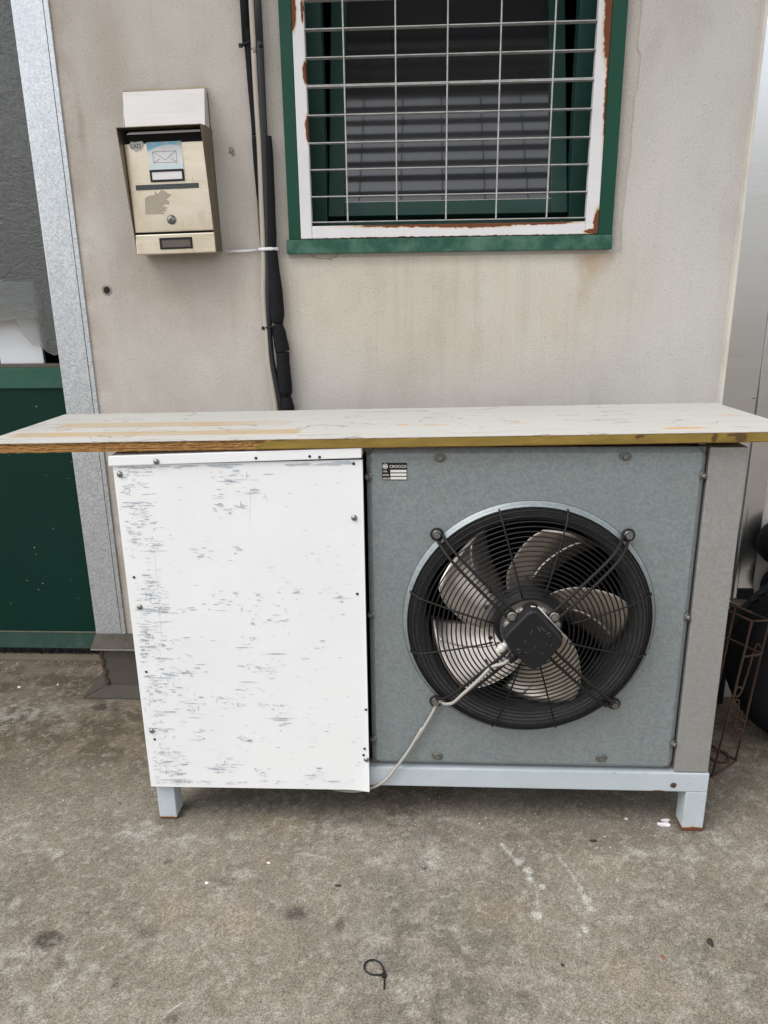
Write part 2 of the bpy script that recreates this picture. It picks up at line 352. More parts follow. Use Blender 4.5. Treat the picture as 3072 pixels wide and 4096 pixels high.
def m_paint(name, org, c, c_worn=None, worn=.3, rough=.45, rust=None, rw=.012, scale=9, chips=0.0, dirt=0.0, spec=.4):
    """rust: list of (centre, radii, softness) in world coordinates"""
    n = NM(name, org)
    col_ = n.mix(n.ma('MULTIPLY', n.mr(n.noise(scale, 5, .65), .42, .68), worn), c, c_worn or c)
    if dirt: col_ = n.mix(n.ma('MULTIPLY', n.mr(n.noise(scale * 3, 5, .7), .5, .72), dirt), col_, lin(110, 100, 88))
    if chips:
        ch = n.mr(n.noise(90, 4, .7), .70, .73); col_ = n.mix(n.ma('MULTIPLY', ch, chips), col_, lin(70, 55, 45))
    rgh = rough
    if rust:
        Pw = n.warp(rw, 60, 5)
        rm = n.mx(*[n.ell(Pw, q[0], q[1], q[2]) for q in rust])
        edge = n.mr(rm, .02, .5); core = n.mr(n.ma('ADD', rm, n.ma('MULTIPLY', n.ma('SUBTRACT', n.noise(60, 4, .7), .5), .5)), .45, .6)
        col_ = n.mix(n.ma('MULTIPLY', edge, .75), col_, lin(196, 160, 100))
        col_ = n.mix(core, col_, n.mix(n.noise(80, 4, .7), lin(84, 48, 34), lin(128, 76, 48)))
        rgh = n.mr(core, 0, 1, rough, .9)
    h = n.ma('ADD', n.ma('MULTIPLY', n.noise(120, 3, .6), .06), n.ma('MULTIPLY', n.noise(5, 2, .5), 1.5))
    return n.done(col_, rgh, 0, n.bump(h, 1.0, .0012), spec)

M = {}
M['black'] = simple('dark_void', (.012, .012, .013, 1), .9, 0, .1)
M['room'] = simple('dark_room_paint', (.03, .03, .032, 1), .9)
M['plastic'] = simple('black_plastic', (.011, .011, .013, 1), .5, 0, .15, 60, .04, spec=.3)
M['plastic_grey'] = simple('grey_plastic', lin(205, 202, 196, .9), .45)
M['foam'] = simple('black_foam', (.014, .014, .016, 1), .85, 0, .2, 70, .5, spec=.15, bscale=260)
M['rubber'] = simple('tyre_rubber', (.005, .0055, .007, 1), .6, 0, .2, 30, .08, spec=.12)
M['black_cable'] = simple('black_cable', (.013, .013, .015, 1), .5, 0, .12, 30)
M['beige_cable'] = simple('beige_cable', lin(176, 168, 156), .5, 0, .06, 14)
M['grey_cable'] = simple('grey_cable', lin(168, 164, 156, .95), .5, 0, .06, 14)
M['copper'] = simple('dull_copper', lin(110, 84, 76), .5, .5, .2, 18)
M['white_nylon'] = simple('white_nylon', lin(222, 222, 224), .4, 0, .03)
M['guard'] = simple('guard_wire', (.009, .0088, .009, 1), .55, .1, .3, 26, spec=.35)
M['guard_rust'] = simple('guard_rod', (.013, .0115, .011, 1), .6, .2, .4, 14, spec=.35)
M['rusty'] = simple('rusty_wire', lin(74, 52, 42), .85, .1, .4, 26, .3)
M['alu'] = simple('cast_aluminium', lin(128, 124, 118), .5, .55, .15, 30, .15)
M['hub'] = simple('hub_black', (.012, .013, .018, 1), .5, .1, .15)
M['zinc'] = simple('zinc_screw', lin(135, 135, 132), .35, .8, .2, 80)
M['dull_zinc'] = simple('dull_bolt', lin(120, 120, 116), .5, .6, .2, 80)
M['sticker_white'] = simple('sticker_white', lin(222, 222, 222), .5, 0, .04)
M['ink'] = simple('print_black', (.012, .012, .013, 1), .6)
M['print_white'] = simple('print_white', lin(225, 224, 218), .5, 0, .03)
M['flake'] = simple('bare_metal_scratch', lin(182, 190, 198), .5, .1, .1, 70)
M['flake_dark'] = simple('scratch_line', lin(112, 117, 126), .6, 0, .3, 70)
M['paper'] = simple('paper_scrap', lin(222, 218, 222), .8, 0, .05, 60, .2)
M['leaf'] = simple('dark_litter', lin(46, 42, 38), .8, 0, .3, 60)
M['pebble'] = simple('pale_pebble', lin(205, 200, 190), .8, 0, .1)
M['weld'] = simple('rusty_weld', lin(78, 62, 50), .85, .1, .35, 45, .5)
M['mortar'] = simple('mortar_edge', lin(150, 142, 132), .95, 0, .14, 60, .5)

# ------------------------------------------------------------------ ground
gx0, gx1, gy0, gy1, gst = -2.1, 1.8, .95, 2.80, .0055
nx, ny = int((gx1 - gx0) / gst) + 1, int((gy1 - gy0) / gst) + 1
GX, GY = np.meshgrid(np.linspace(gx0, gx1, nx), np.linspace(gy0, gy1, ny))
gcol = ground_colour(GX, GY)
GZ = (fbm(GX, GY, 7, 4, .55, 31) - .5) * .0022
GZ *= np.minimum(1, np.minimum(np.minimum(GX - gx0, gx1 - GX), np.minimum(GY - gy0, gy1 - GY)) / .1)
co = np.stack([GX, GY, GZ - .0008], -1).reshape(-1, 3); idx = np.arange(nx * ny).reshape(ny, nx)
quads = np.stack([idx[:-1, :-1], idx[:-1, 1:], idx[1:, 1:], idx[1:, :-1]], -1).reshape(-1, 4)
o_ = [(-40, -40), (40, -40), (40, 40), (-40, 40), (gx0, gy0), (gx1, gy0), (gx1, gy1), (gx0, gy1)]; k0 = len(co)
co = np.vstack([co, np.array([(x_, y_, -.0008) for x_, y_ in o_])])
quads = np.vstack([quads, np.array([[0, 1, 5, 4], [1, 2, 6, 5], [2, 3, 7, 6], [3, 0, 4, 7]]) + k0])
gme = bpy.data.meshes.new('ground'); gme.from_pydata(co.tolist(), [], quads.tolist())
ga = gme.color_attributes.new('stain_shade', 'FLOAT_COLOR', 'POINT')
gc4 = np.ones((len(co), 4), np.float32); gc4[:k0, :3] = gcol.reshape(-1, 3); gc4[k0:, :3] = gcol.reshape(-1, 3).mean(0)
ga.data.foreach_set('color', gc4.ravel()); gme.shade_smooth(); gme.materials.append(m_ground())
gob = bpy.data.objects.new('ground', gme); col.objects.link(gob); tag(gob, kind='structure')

# ------------------------------------------------------------------ building: rendered wall with window opening, eave, dark room behind
OX0, OX1, OZ0, OZ1 = -.395, .540, 1.560, 2.76    # masonry opening
wall = thing('building_wall', (0, YW, 0), 'grey beige rendered wall with window opening and small drilled holes', 'wall')
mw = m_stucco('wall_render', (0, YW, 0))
b = MB()
def wav(z, s): return .004 * math.sin(z * 5 + s) + .0022 * math.sin(z * 17 + 2 * s) + .001 * math.sin(z * 51 + s)
def xl(z): return -.424 - .026 + wav(z, 1.3) * .6
def xr(z): return .566 + .036 + wav(z, 4.1) * 1.2 + (.010 if 1.97 < z < 2.07 else 0)
X0, X1 = -1.086, .944
zs = [.21 + i * .04 for i in range(33)]
def quad(a, b_, c, d): b.face([a, b_, c, d])
ZB, ZT = 1.525, 2.80
rows = [ZB + (ZT - ZB) * i / 60 for i in range(61)]
quad((X0, YW, .205), (X1, YW, .205), (X1, YW, ZB), (X0, YW, ZB))
for z0, z1 in zip(rows, rows[1:]):
    quad((X0, YW, z0), (xl(z0), YW, z0), (xl(z1), YW, z1), (X0, YW, z1))
    quad((xr(z0), YW, z0), (X1, YW, z0), (X1, YW, z1), (xr(z1), YW, z1))
    quad((xl(z0), YW, z0), (xl(z0), YW + .004, z0), (xl(z1), YW + .004, z1), (xl(z1), YW, z1))
    quad((xr(z0), YW, z0), (xr(z0), YW + .004, z0), (xr(z1), YW + .004, z1), (xr(z1), YW, z1))
quad((X0, YW, ZT), (X1, YW, ZT), (X1, YW, 3.5), (X0, YW, 3.5))
quad((xl(ZB), YW, ZB), (xr(ZB), YW, ZB), (xr(ZB), YW + .004, ZB), (xl(ZB), YW + .004, ZB))
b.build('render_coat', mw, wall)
b = MB(); y4 = YW + .004                         # rougher base coat showing round the window
for (a0, a1, c0, c1) in ((-.52, OX0, 1.50, 2.85), (OX1, .68, 1.50, 2.85), (OX0, OX1, 1.50, OZ0), (OX0, OX1, OZ1, 2.85)):
    b.face([(a0, y4, c0), (a1, y4, c0), (a1, y4, c1), (a0, y4, c1)])
b.build('base_coat', m_stucco('wall_base_coat', (0, YW, 0), False), wall)
b = MB()
for (a0, a1, c0, c1) in ((-1.19, OX0, 0.205, 3.5), (OX1, 4.0, 0.0, 3.5), (OX0, OX1, 0.205, OZ0), (OX0, OX1, OZ1, 3.5)):
    b.box(a0, a1, YW + .008, YW + .30, c0, c1)
b.box(-2.32, -1.19, YW + .19, YW + .30, 2.85, 3.5); b.box(-6, -2.32, YW, YW + .30, 0, 3.5)
b.build('masonry', m_stucco('wall_masonry', (0, YW, 0), False), wall)
b = MB(); b.face([(1.118, YW, 0), (4, YW, 0), (4, YW, 3.5), (1.118, YW, 3.5)])
b.build('render_coat', m_stucco('wall_render_right', (0, YW, 0), False), wall)
b = MB(); b.box(-6, 4, YW - .80, YW + .4, 3.5, 3.62); b.build('roof_eave', simple('eave_paint', lin(120, 116, 110), .8), wall)
# wall anchors and the drilled hole
b = MB(); b.lathe([(.0018, -.0005), (.0035, -.0022), (.0052, -.0015), (.006, .001)], (0, 0, 0), 'Y', 14)
b.lathe([(.0001, .0012), (.0035, .0006)], (0, 0, 0), 'Y', 10)
plug = b.build('wall_plug', M['dull_zinc'], wall, loc=(-1.038, YW - .0005, 2.197))
for (px, pz) in ((-.720, 2.205), (-1.034, 1.987), (-.976, 1.897), (-.973, 1.788), (-.976, 1.463), (-1.059, 1.409)):
    dup(plug, wall, (px, YW - .0005, pz), (0, rnd.uniform(0, 6), 0))
b = MB(); b.lathe([(.0001, -.0004), (.0105, -.0006), (.0118, -.0002)], (-1.011, YW - .0005, 1.436), 'Y', 18)
b.build('drill_hole', M['black'], wall)
b = MB(); b.lathe([(.0112, -.0012), (.0140, -.0020), (.0165, -.0002)], (-1.0125, YW - .0005, 1.4365), 'Y', 18)
b.build('hole_rim', M['mortar'], wall)
def blob(mb, c, r, k, seed):
    rr = random.Random(seed)
    for i in range(k):
        p = Vector(c) + Vector((rr.uniform(-1, 1) * r[0], -abs(rr.uniform(0, 1)) * r[1], rr.uniform(-1, 1) * r[2]))
        s = rr.uniform(.003, .006)
        v = bmesh.ops.create_icosphere(mb.bm, subdivisions=1, radius=s)['verts']
        for q in v: q.co = Vector((q.co.x, q.co.y * .6, q.co.z)) * rr.uniform(.7, 1.2) + p
b = MB(); blob(b, (-.581, YW, 1.835), (.006, .004, .010), 14, 3); b.build('mortar_lump', M['mortar'], wall)
# hairline cracks under the sill
b = MB()
def crack(pts, wdt=.0006):
    for (p, q) in zip(pts, pts[1:]):
        d = Vector((q[0] - p[0], 0, q[1] - p[1])).normalized(); nrm = Vector((-d.z, 0, d.x)) * wdt
        P_, Q_ = Vector((p[0], YW - .0004, p[1])), Vector((q[0], YW - .0004, q[1])); b.face([P_ - nrm, Q_ - nrm, Q_ + nrm, P_ + nrm])
crack([(-.352, 1.534), (-.345, 1.527), (-.33, 1.522), (-.305, 1.5215), (-.285, 1.524), (-.270, 1.529), (-.268, 1.535)])
crack([(-.30, 1.5215), (-.294, 1.519), (-.286, 1.5195)])
b.build('hairline_crack', M['leaf'], wall)

b = MB()
b.face([(-6, 5.2, 0), (4, 5.2, 0), (4, 5.2, 3.6), (-6, 5.2, 3.6)]); b.face([(-6, 2.76, 3.55), (4, 2.76, 3.55), (4, 5.2, 3.55), (-6, 5.2, 3.55)])
b.face([(-6, 2.78, 0.01), (4, 2.78, 0.01), (4, 5.2, 0.01), (-6, 5.2, 0.01)]); b.face([(-6, 2.76, 0), (-6, 5.2, 0), (-6, 5.2, 3.6), (-6, 2.76, 3.6)]); b.face([(4, 2.76, 0), (4, 5.2, 0), (4, 5.2, 3.6), (4, 2.76, 3.6)])
tag(b.build('room_interior', M['room']), kind='structure')
# the pale building across the yard, behind the camera (it shows only as reflections in the steel and the glass)
b = MB(); b.box(-30, 30, -24.3, -24, 0, 6.6); b.box(-30, 30, -24.6, -23.5, 6.6, 6.8)
tag(b.build('opposite_building', simple('pale_render', lin(234, 228, 218), .9)), kind='structure')

# ------------------------------------------------------------------ galvanised corner post on its steel plinth
post = thing('steel_post', (-1.14, YW - .005, 0), 'galvanised steel corner post on rusty flanged plinth between door and wall', 'post')
po = org_of(post)
gpost = m_galv('galvanised_post', po, lin(184, 190, 196), lin(222, 226, 230), .75, (.36, .50), 230, bumpy=.22)
b = MB(); b.box(-1.197, -1.086, YW - .006, YW + .19, .2305, 3.5, .002); b.build('cladding', gpost, post)
b = MB(); b.box(-1.1025, -1.1010, YW - .0068, YW - .0055, .235, 3.45); b.build('seam', M['ink'], post)
gdark = m_paint('grey_steel', po, lin(86, 81, 75), lin(72, 66, 60), .6, .55, scale=5, dirt=.35)
grust = m_paint('grey_steel_rusty', po, lin(88, 82, 76), lin(66, 58, 51), .8, .7, scale=14, dirt=.4)
b = MB()                                         # flared drip flange
def flare(x0, x1, ztop, zbot, y0, y1, fl):
    t = .004
    b.hexa([(x0 - fl, y1, zbot), (x1, y1, zbot), (x1, y0 - .001, ztop), (x0, y0 - .001, ztop), (x0 - fl, y1 + .2, zbot), (x1, y1 + .2, zbot), (x1, y0 + .2, ztop), (x0, y0 + .2, ztop)], .0015)
flare(-1.198, -.3, .230, .180, YW - .008, YW - .028, .018)
b.build('drip_flange', grust, post)
b = MB(); b.box(-1.2155, -.3, YW - .0285, YW + .1, .174, .1795, .001); b.build('flange_edge', m_paint('pale_edge', po, lin(150, 145, 138), lin(110, 100, 90), .5), post)
b = MB(); b.box(-1.193, -.3, YW - .002, YW + .18, .004, .174, .002); b.build('plinth_box', gdark, post)
b = MB(); b.hexa([(-1.250, 2.405, .001), (-.3, 2.402, .001), (-.3, 2.402, .006), (-1.250, 2.405, .006), (-1.250, 2.60, .001), (-.3, 2.60, .001), (-.3, 2.60, .006), (-1.250, 2.60, .006)], .001)
b.hexa([(-1.245, 2.407, .006), (-.3, 2.405, .006), (-.3, 2.474, .018), (-1.193, 2.474, .018), (-1.245, 2.59, .006), (-.3, 2.59, .006), (-.3, 2.59, .018), (-1.193, 2.59, .018)])
b.build('base_flange', gdark, post)
b = MB(); rr = random.Random(5)
for i in range(34):
    z = .168 - i * .0045; xx = -1.1905 + .004 * math.sin(i * .7) + i * .00035
    v = bmesh.ops.create_icosphere(b.bm, subdivisions=1, radius=rr.uniform(.0055, .0085))['verts']
    for q in v: q.co = Vector((q.co.x * 1.2, q.co.y * .5, q.co.z * .6)) + Vector((xx, YW - .0035, z))
for i in range(20):
    f = i / 19; v = bmesh.ops.create_icosphere(b.bm, subdivisions=1, radius=.005)['verts']
    for q in v: q.co = Vector((q.co.x * 1.3, q.co.y, q.co.z * .5)) + Vector((-1.19 - .052 * f, YW - .004 - .064 * f, .016 - .010 * f))
b.build('weld_bead', M['weld'], post)
b = MB(); b.lathe([(.0001, -.006), (.005, -.006), (.006, -.004), (.0062, -.002), (.0115, -.002), (.012, 0)], (-1.035, YW - .002, .148), 'Y', 16); b.build('bolt', M['dull_zinc'], post)

# ------------------------------------------------------------------ glazed green door left of the post, broken pane, white board behind it
YD = 2.72
door = thing('glazed_door', (-1.74, YD, .02), 'dark green metal door with broken textured glass pane left of steel post', 'door')
dgo = org_of(door)
gdoor = m_paint('door_green', dgo, lin(6, 47, 39), lin(9, 52, 43), .5, .5, scale=3, spec=.2)
gfade = m_paint('door_green_faded', dgo, lin(46, 76, 68), lin(66, 92, 82), .6, .6, scale=10, dirt=.3)
b = MB(); b.box(-2.30, -1.12, YD + .006, YD + .03, .112, 1.100); b.build('lower_panel', gdoor, door)
b = MB(); rr = random.Random(31)
for i in range(20):
    x_, z_, r_ = rr.uniform(-1.66, -1.24), rr.uniform(.13, 1.07), rr.uniform(.0007, .0019); b.face([(x_ + r_ * math.cos(a), YD + .0055 - i * 1e-5, z_ + r_ * 1.2 * math.sin(a)) for a in (j * math.pi / 4 for j in range(8))])
tag(b.build('paint_specks', M['sticker_white'], door), kind='stuff')
b = MB(); b.box(-2.30, -1.12, YD, YD + .04, .040, .112, .003); b.build('bottom_rail', gfade, door)
b = MB(); b.box(-2.30, -1.12, YD - .003, YD + .002, .1125, .116); b.build('rail_lip', m_paint('lip_dirty', dgo, lin(120, 118, 104), lin(90, 86, 74), .6), door)
b = MB(); b.box(-2.30, -1.12, YD - .004, YD + .04, 1.094, 1.170, .003); b.build('middle_rail', m_paint('rail_green', dgo, lin(38, 88, 73), lin(56, 98, 84), .6, .55, scale=9, dirt=.2), door)
b = MB(); b.box(-2.30, -1.12, YD - .001, YD + .03, 1.1705, 1.182, .001); b.build('glazing_bead', m_paint('bead_grey', dgo, lin(98, 92, 84), lin(70, 66, 60), .5), door)
b = MB(); b.box(-2.34, -2.30, YD - .01, YD + .05, .04, 2.85, .003); b.build('stile', gdoor, door)
b = MB(); b.box(-1.12, -1.08, YD - .01, YD + .05, .04, 2.85, .003); b.build('stile', gdoor, door)
b = MB(); b.box(-2.30, -1.12, YD - .01, YD + .05, 2.79, 2.85, .003); b.build('top_rail', gdoor, door)
b = MB(); rr = random.Random(11)
b.box(-2.30, -1.12, YD + .008, YD + .02, .016, .0405)
for i in range(420):
    x = -2.3 + 1.18 * i / 420; dx = rr.uniform(-.004, .004); yy = YD + rr.uniform(-.004, .008)
    b.face([(x, yy, .041), (x + .002, yy, .041), (x + .002 + dx, yy - rr.uniform(0, .008), .016), (x + dx, yy - rr.uniform(0, .006), .016)])
b.build('brush_seal', M['plastic'], door)
n = NM('textured_glass', dgo)
P2 = n.warp(.03, 30, 2); hh = n.noise(60, 2, .5, P2, 1.6)
def ripple_glass(n, hh):
    t = n.t; N_ = lambda k: t.nodes.new(k); nb_ = n.bump(hh, .8, .0042)
    tr = N_('ShaderNodeBsdfTransparent'); tr.inputs[0].default_value = (.93, .95, .945, 1)
    tl = N_('ShaderNodeBsdfRefraction'); tl.inputs['Color'].default_value = (.93, .95, .945, 1); tl.inputs['Roughness'].default_value = .16; tl.inputs['IOR'].default_value = 1.18; t.links.new(nb_, tl.inputs['Normal'])
    df = N_('ShaderNodeBsdfDiffuse'); n.put(df.inputs[0], n.mix(n.mr(hh, .35, .65), (.34, .36, .355, 1), (.52, .55, .54, 1))); t.links.new(nb_, df.inputs['Normal'])
    gy_ = N_('ShaderNodeBsdfGlossy'); gy_.inputs['Roughness'].default_value = .14; t.links.new(nb_, gy_.inputs['Normal'])
    m1 = N_('ShaderNodeMixShader'); m1.inputs[0].default_value = .60; t.links.new(tr.outputs[0], m1.inputs[1]); t.links.new(tl.outputs[0], m1.inputs[2])
    m2 = N_('ShaderNodeMixShader'); m2.inputs[0].default_value = .13; t.links.new(m1.outputs[0], m2.inputs[1]); t.links.new(df.outputs[0], m2.inputs[2])
    m3 = N_('ShaderNodeMixShader'); m3.inputs[0].default_value = .06; t.links.new(m2.outputs[0], m3.inputs[1]); t.links.new(gy_.outputs[0], m3.inputs[2])
    t.links.new(m3.outputs[0], n.out.inputs['Surface']); return n.m
gl = ripple_glass(n, hh)
z1 = lambda x, y: (.3391 * x, 900 + .3391 * y)
edge = [onY(*z1(*q), YD + .012) for q in ((-700, 1190), (-300, 1170), (0, 1140), (90, 1130), (180, 1108), (225, 1200), (270, 1290), (330, 1345), (400, 1422), (490, 1440), (520, 1470), (560, 1500), (600, 1520), (650, 1542), (690, 1520), (760, 1500), (780, 1490))]
xs = [p.x for p in edge]
b = MB(); poly = [(p.x, YD + .010, p.z) for p in edge] + [(-1.12, YD + .010, edge[-1].z), (-1.12, YD + .010, 2.79), (-2.30, YD + .010, 2.79), (-2.30, YD + .010, edge[0].z)]
b.prism(poly, (0, .004, 0)); b.build('glass_pane', gl, door)
thr = MB(); thr.box(-2.32, -1.16, 2.682, 2.95, 0, .016, .003)
tag(thr.build('door_threshold', simple('threshold_concrete', lin(112, 101, 86), .95, 0, .2, 24, .4)), kind='structure')
wb = MB(); q0, q1 = onY(*z1(-20, 1140), 2.79), onY(*z1(512, 1640), 2.79)
wb.hexa([(q0.x - .02, 2.785, .02), (q1.x, 2.785, .02), (q1.x, 2.80, 1.47), (q0.x - .02, 2.80, 1.47), (q0.x - .02, 2.80, .02), (q1.x, 2.80, .02), (q1.x, 2.815, 1.47), (q0.x - .02, 2.815, 1.47)], .002)
tag(wb.build('white_board', simple('white_board', lin(236, 238, 242), .6, 0, .03), loc=(q1.x - .08, 2.80, .02)), 'white board leaning inside behind the broken door glass', 'board')

# ------------------------------------------------------------------ window with green lining, tilted sash, and white grille
win = thing('window', (.07, YW, 1.536), 'green framed window with inward tilted frosted glass sash', 'window')
wo_ = org_of(win)
gw = m_paint('window_green', wo_, lin(10, 66, 50), lin(14, 72, 55), .5, .45, scale=6, spec=.3)
gs_ = m_paint('sill_green', wo_, lin(24, 78, 62), lin(80, 116, 102), .95, .6, scale=16, dirt=.15)
gin = m_paint('inner_green', wo_, lin(20, 62, 54), lin(28, 70, 62), .5, .5, scale=5)
def casing(x0, x1, z0, z1_):
    mb = MB(); mb.box(x0, x1, YW - .016, YW + .03, z0, z1_, .002); return mb
casing(-.416, -.3795, 1.5785, 2.78).build('casing', gw, win)
casing(.5235, .566, 1.5785, 2.78).build('casing', gw, win)
casing(-.424, .567, 2.7805, 2.82).build('casing', gw, win)
b = MB(); b.box(-.424, .567, YW - .020, YW + .03, 1.5365, 1.578, .002); b.build('sill', gs_, win, label='faded green sill strip')
b = MB(); b.box(-.392, -.384, YW + .03, 2.665, 1.57, 2.76); b.build('reveal_lining', gin, win)
b = MB(); b.box(.528, .536, YW + .03, 2.665, 1.57, 2.76); b.build('reveal_lining', gin, win)
b = MB(); b.box(-.384, .528, YW + .03, 2.665, 1.565, 1.580); b.build('reveal_lining', gin, win)
b = MB(); b.box(-.384, -.312, 2.60, 2.665, 1.5802, 2.75, .002); b.build('fixed_frame', gin, win)
b = MB(); b.box(.458, .528, 2.60, 2.665, 1.5802, 2.75, .002); b.build('fixed_frame', gin, win)
b = MB(); b.box(-.312, .458, 2.605, 2.665, 1.5802, 1.640, .002); b.build('fixed_frame', gin, win)
sash = bpy.data.objects.new('sash', None); col.objects.link(sash); sash.parent = win
sash.location = Vector((.073, 2.625, 1.648)) - wo_; sash.rotation_euler = (R(-21), 0, 0); sash['org'] = [0, 0, 0]
def sp(name, x0, x1, z0, z1_, y0, y1, mat, bev=.003):
    mb = MB(); mb.box(x0, x1, y0, y1, z0, z1_, bev); return mb.build(name, mat, sash)
gin2 = m_paint('sash_green', (0, 0, 0), lin(34, 70, 62), lin(60, 88, 80), .5, .5, scale=5)
sp('stile', -.382, -.330, 0, 1.0, -.02, .02, gin2); sp('stile', .330, .382, 0, 1.0, -.02, .02, gin2)
sp('bottom_rail', -.330, .330, 0, .046, -.02, .02, gin2); sp('top_rail', -.330, .330, .95, 1.0, -.02, .02, gin2)
sp('glazing_seal', -.330, .330, .046, .050, -.014, .014, M['plastic_grey'], 0)
n = NM('frosted_glass'); hh = n.noise(420, 2, .5)
fg = n.done(lin(110, 116, 122, .42), n.mr(n.noise(3, 3), .3, .7, .06, .09), 0, n.bump(hh, .12, .0005), .5, IOR=1.5, Coat_Weight=1.0, Coat_Roughness=.05, Coat_IOR=1.65)
fg.node_tree.nodes['Principled BSDF'].inputs['Base Color'].default_value = (.021, .023, .027, 1)
sp('glass_pane', -.330, .330, .050, .95, -.003, .003, fg, 0)

gr = thing('window_grille', (.07, YW - .02, 1.58), 'white rust stained steel grille frame over the window', 'grille')
go = org_of(gr)
F = YW - .018
rust = [((.516, F, 2.19), (.016, None, .14), .5), ((.5225, F, 1.99), (.006, None, .15), .8), ((.519, F, 1.605), (.011, None, .045), .5), ((.503, F, 1.587), (.020, None, .007), .6),
        ((-.377, F, 2.19), (.012, None, .05), .4), ((-.346, F, 2.035), (.007, None, .030), .4), ((-.345, F, 1.885), (.007, None, .036), .4), ((-.348, F, 2.19), (.004, None, .03), .5),
        ((.10, F, 1.6145), (.30, None, .0065), .6), ((.15, F, 1.614), (.14, None, .010), .6), ((.07, F, 1.5795), (.40, None, .0022), .5), ((.33, F, 1.614), (.12, None, .005), .6)]
mg = m_paint('grille_white', go, lin(222, 220, 222), lin(206, 204, 206), .5, .5, rust=rust, scale=6, dirt=.06)
bars = m_paint('bar_white', go, lin(186, 186, 186), lin(140, 134, 128), .6, .5, scale=30, dirt=.3)
def gbox(nm, x0, x1, z0, z1_, mat, y0=F, y1=F + .028, bev=.003):
    mb = MB(); mb.box(x0, x1, y0, y1, z0, z1_, bev); return mb.build(nm, mat, gr)
gbox('frame_side', -.3785, -.3435, 1.5800, 2.78, mg); gbox('frame_side', .4845, .5225, 1.5800, 2.78, mg)
gbox('frame_bottom', -.3434, .4844, 1.5800, 1.6165, mg, F + .0003); gbox('frame_top', -.3434, .4844, 2.74, 2.78, mg, F + .0003)
zb = [1.6275, 1.700, 1.775, 1.848, 1.9225, 1.9975, 2.0725, 2.1445, 2.218, 2.292, 2.366, 2.44, 2.514, 2.588, 2.66]
for i, z in enumerate(zb): gbox('horizontal_bar', -.3432, .4842, z - .0013, z + .0013, bars, F + .001, F + .0245, 0)
gbox('horizontal_bar', -.3432, .4842, 1.9997, 2.0022, bars, F + .002, F + .0245, 0)
for x in (-.2325, -.083, .0655, .216, .367): gbox('vertical_bar', x - .0021, x + .0021, 1.629, 2.74, bars, F - .0008, F + .0055, .0012)

# ------------------------------------------------------------------ steel cladding right of the wall
cl = thing('steel_cladding', (1.03, YW - .03, .36), 'brushed stainless steel cladding strip with raised seam right of the wall', 'cladding')
n = NM('brushed_stainless', org_of(cl)); br = n.noise(1, 3, .6, n.scl(n.P, 3, 3, 240)); sm = n.noise(6, 3, .6)
inox = n.done(n.mix(sm, lin(206, 209, 214), lin(222, 225, 229)), n.mr(br, .3, .7, .20, .26), 1.0)
b = MB(); b.box(.946, 1.052, YW - .022, YW + .007, .36, 3.48, .001); b.build('panel', inox, cl)
b = MB(); b.box(1.068, 1.120, YW - .022, YW + .007, .435, 3.48, .001); b.build('panel', inox, cl)
b = MB(); b.box(1.0525, 1.0675, YW - .030, YW + .007, .40, 3.48, .003); b.build('raised_seam', inox, cl)
b = MB(); b.box(.936, .9455, YW - .027, YW + .007, .36, 3.48, .0015); b.build('edge_trim', m_paint('trim_cream', org_of(cl), lin(214, 208, 198), lin(180, 176, 170), .5), cl)
b = MB(); b.box(1.069, 1.124, YW - .026, YW + .007, .395, .434, .002); b.build('end_cap', M['plastic'], cl)
b = MB(); b.lathe([(.0001, -.004), (.003, -.0035), (.0045, 0)], (1.042, YW - .022, 1.085), 'Y', 12); b.build('rivet', M['zinc'], cl)
dk = thing('cable_duct', (1.08, YW - .02, 0), 'black metal duct at the wall foot behind the wire rack', 'duct')
b = MB(); b.box(.96, 1.12, YW - .028, YW - .001, .20, .358, .004); b.build('cover', M['plastic'], dk)
b = MB(); b.box(.90, 1.06, YW - .05, YW - .001, .003, .198, .004); b.build('base', M['plastic'], dk)

# ------------------------------------------------------------------ pipes and cables running down the wall
def wp(pts, dy, k=4):
    """smooth path through wall points (x, z) at dy in front of the wall"""
    P_ = [Vector((x, YW - dy if not isinstance(dy, (list, tuple)) else YW - dy[i], z)) for i, (x, z) in enumerate(pts)]
    return smooth(P_, k)
def smooth(P_, k=4):
    out = []
    for i in range(len(P_) - 1):
        p0, p1, p2, p3 = P_[max(i - 1, 0)], P_[i], P_[i + 1], P_[min(i + 2, len(P_) - 1)]
        for j in range(k):
            t = j / k; out.append(.5 * ((2 * p1) + (p2 - p0) * t + (2 * p0 - 5 * p1 + 4 * p2 - p3) * t * t + (3 * p1 - p0 - 3 * p2 + p3) * t ** 3))
    out.append(P_[-1]); return out
b = MB(); b.tube(wp([(-.489, 3.49), (-.489, 2.22), (-.490, 2.09), (-.490, 1.96), (-.489, 1.825), (-.492, 1.683), (-.493, 1.609), (-.497, 1.49), (-.501, 1.436), (-.502, 1.367), (-.499, 1.30), (-.497, 1.20), (-.488, 1.12), (-.481, 1.05), (-.47, .9), (-.45, .5)], .030), .0082, 10)
tag(b.build('beige_conduit', M['beige_cable'], loc=(-.49, YW - .03, .5)), 'beige cable running down the wall between black pipes', 'cable')
b = MB(); b.tube(wp([(-.473, 3.49), (-.473, 2.22), (-.473, 2.118), (-.474, 2.014), (-.475, 1.907), (-.477, 1.797), (-.478, 1.683), (-.479, 1.596), (-.483, 1.49), (-.490, 1.381), (-.493, 1.298), (-.490, 1.212), (-.479, 1.14), (-.468, 1.06), (-.45, .9), (-.43, .5)], .026), .0115, 10)
tag(b.build('black_cable', M['black_cable'], loc=(-.47, YW - .026, .5)), 'thick smooth black cable beside the beige one on the wall', 'cable')
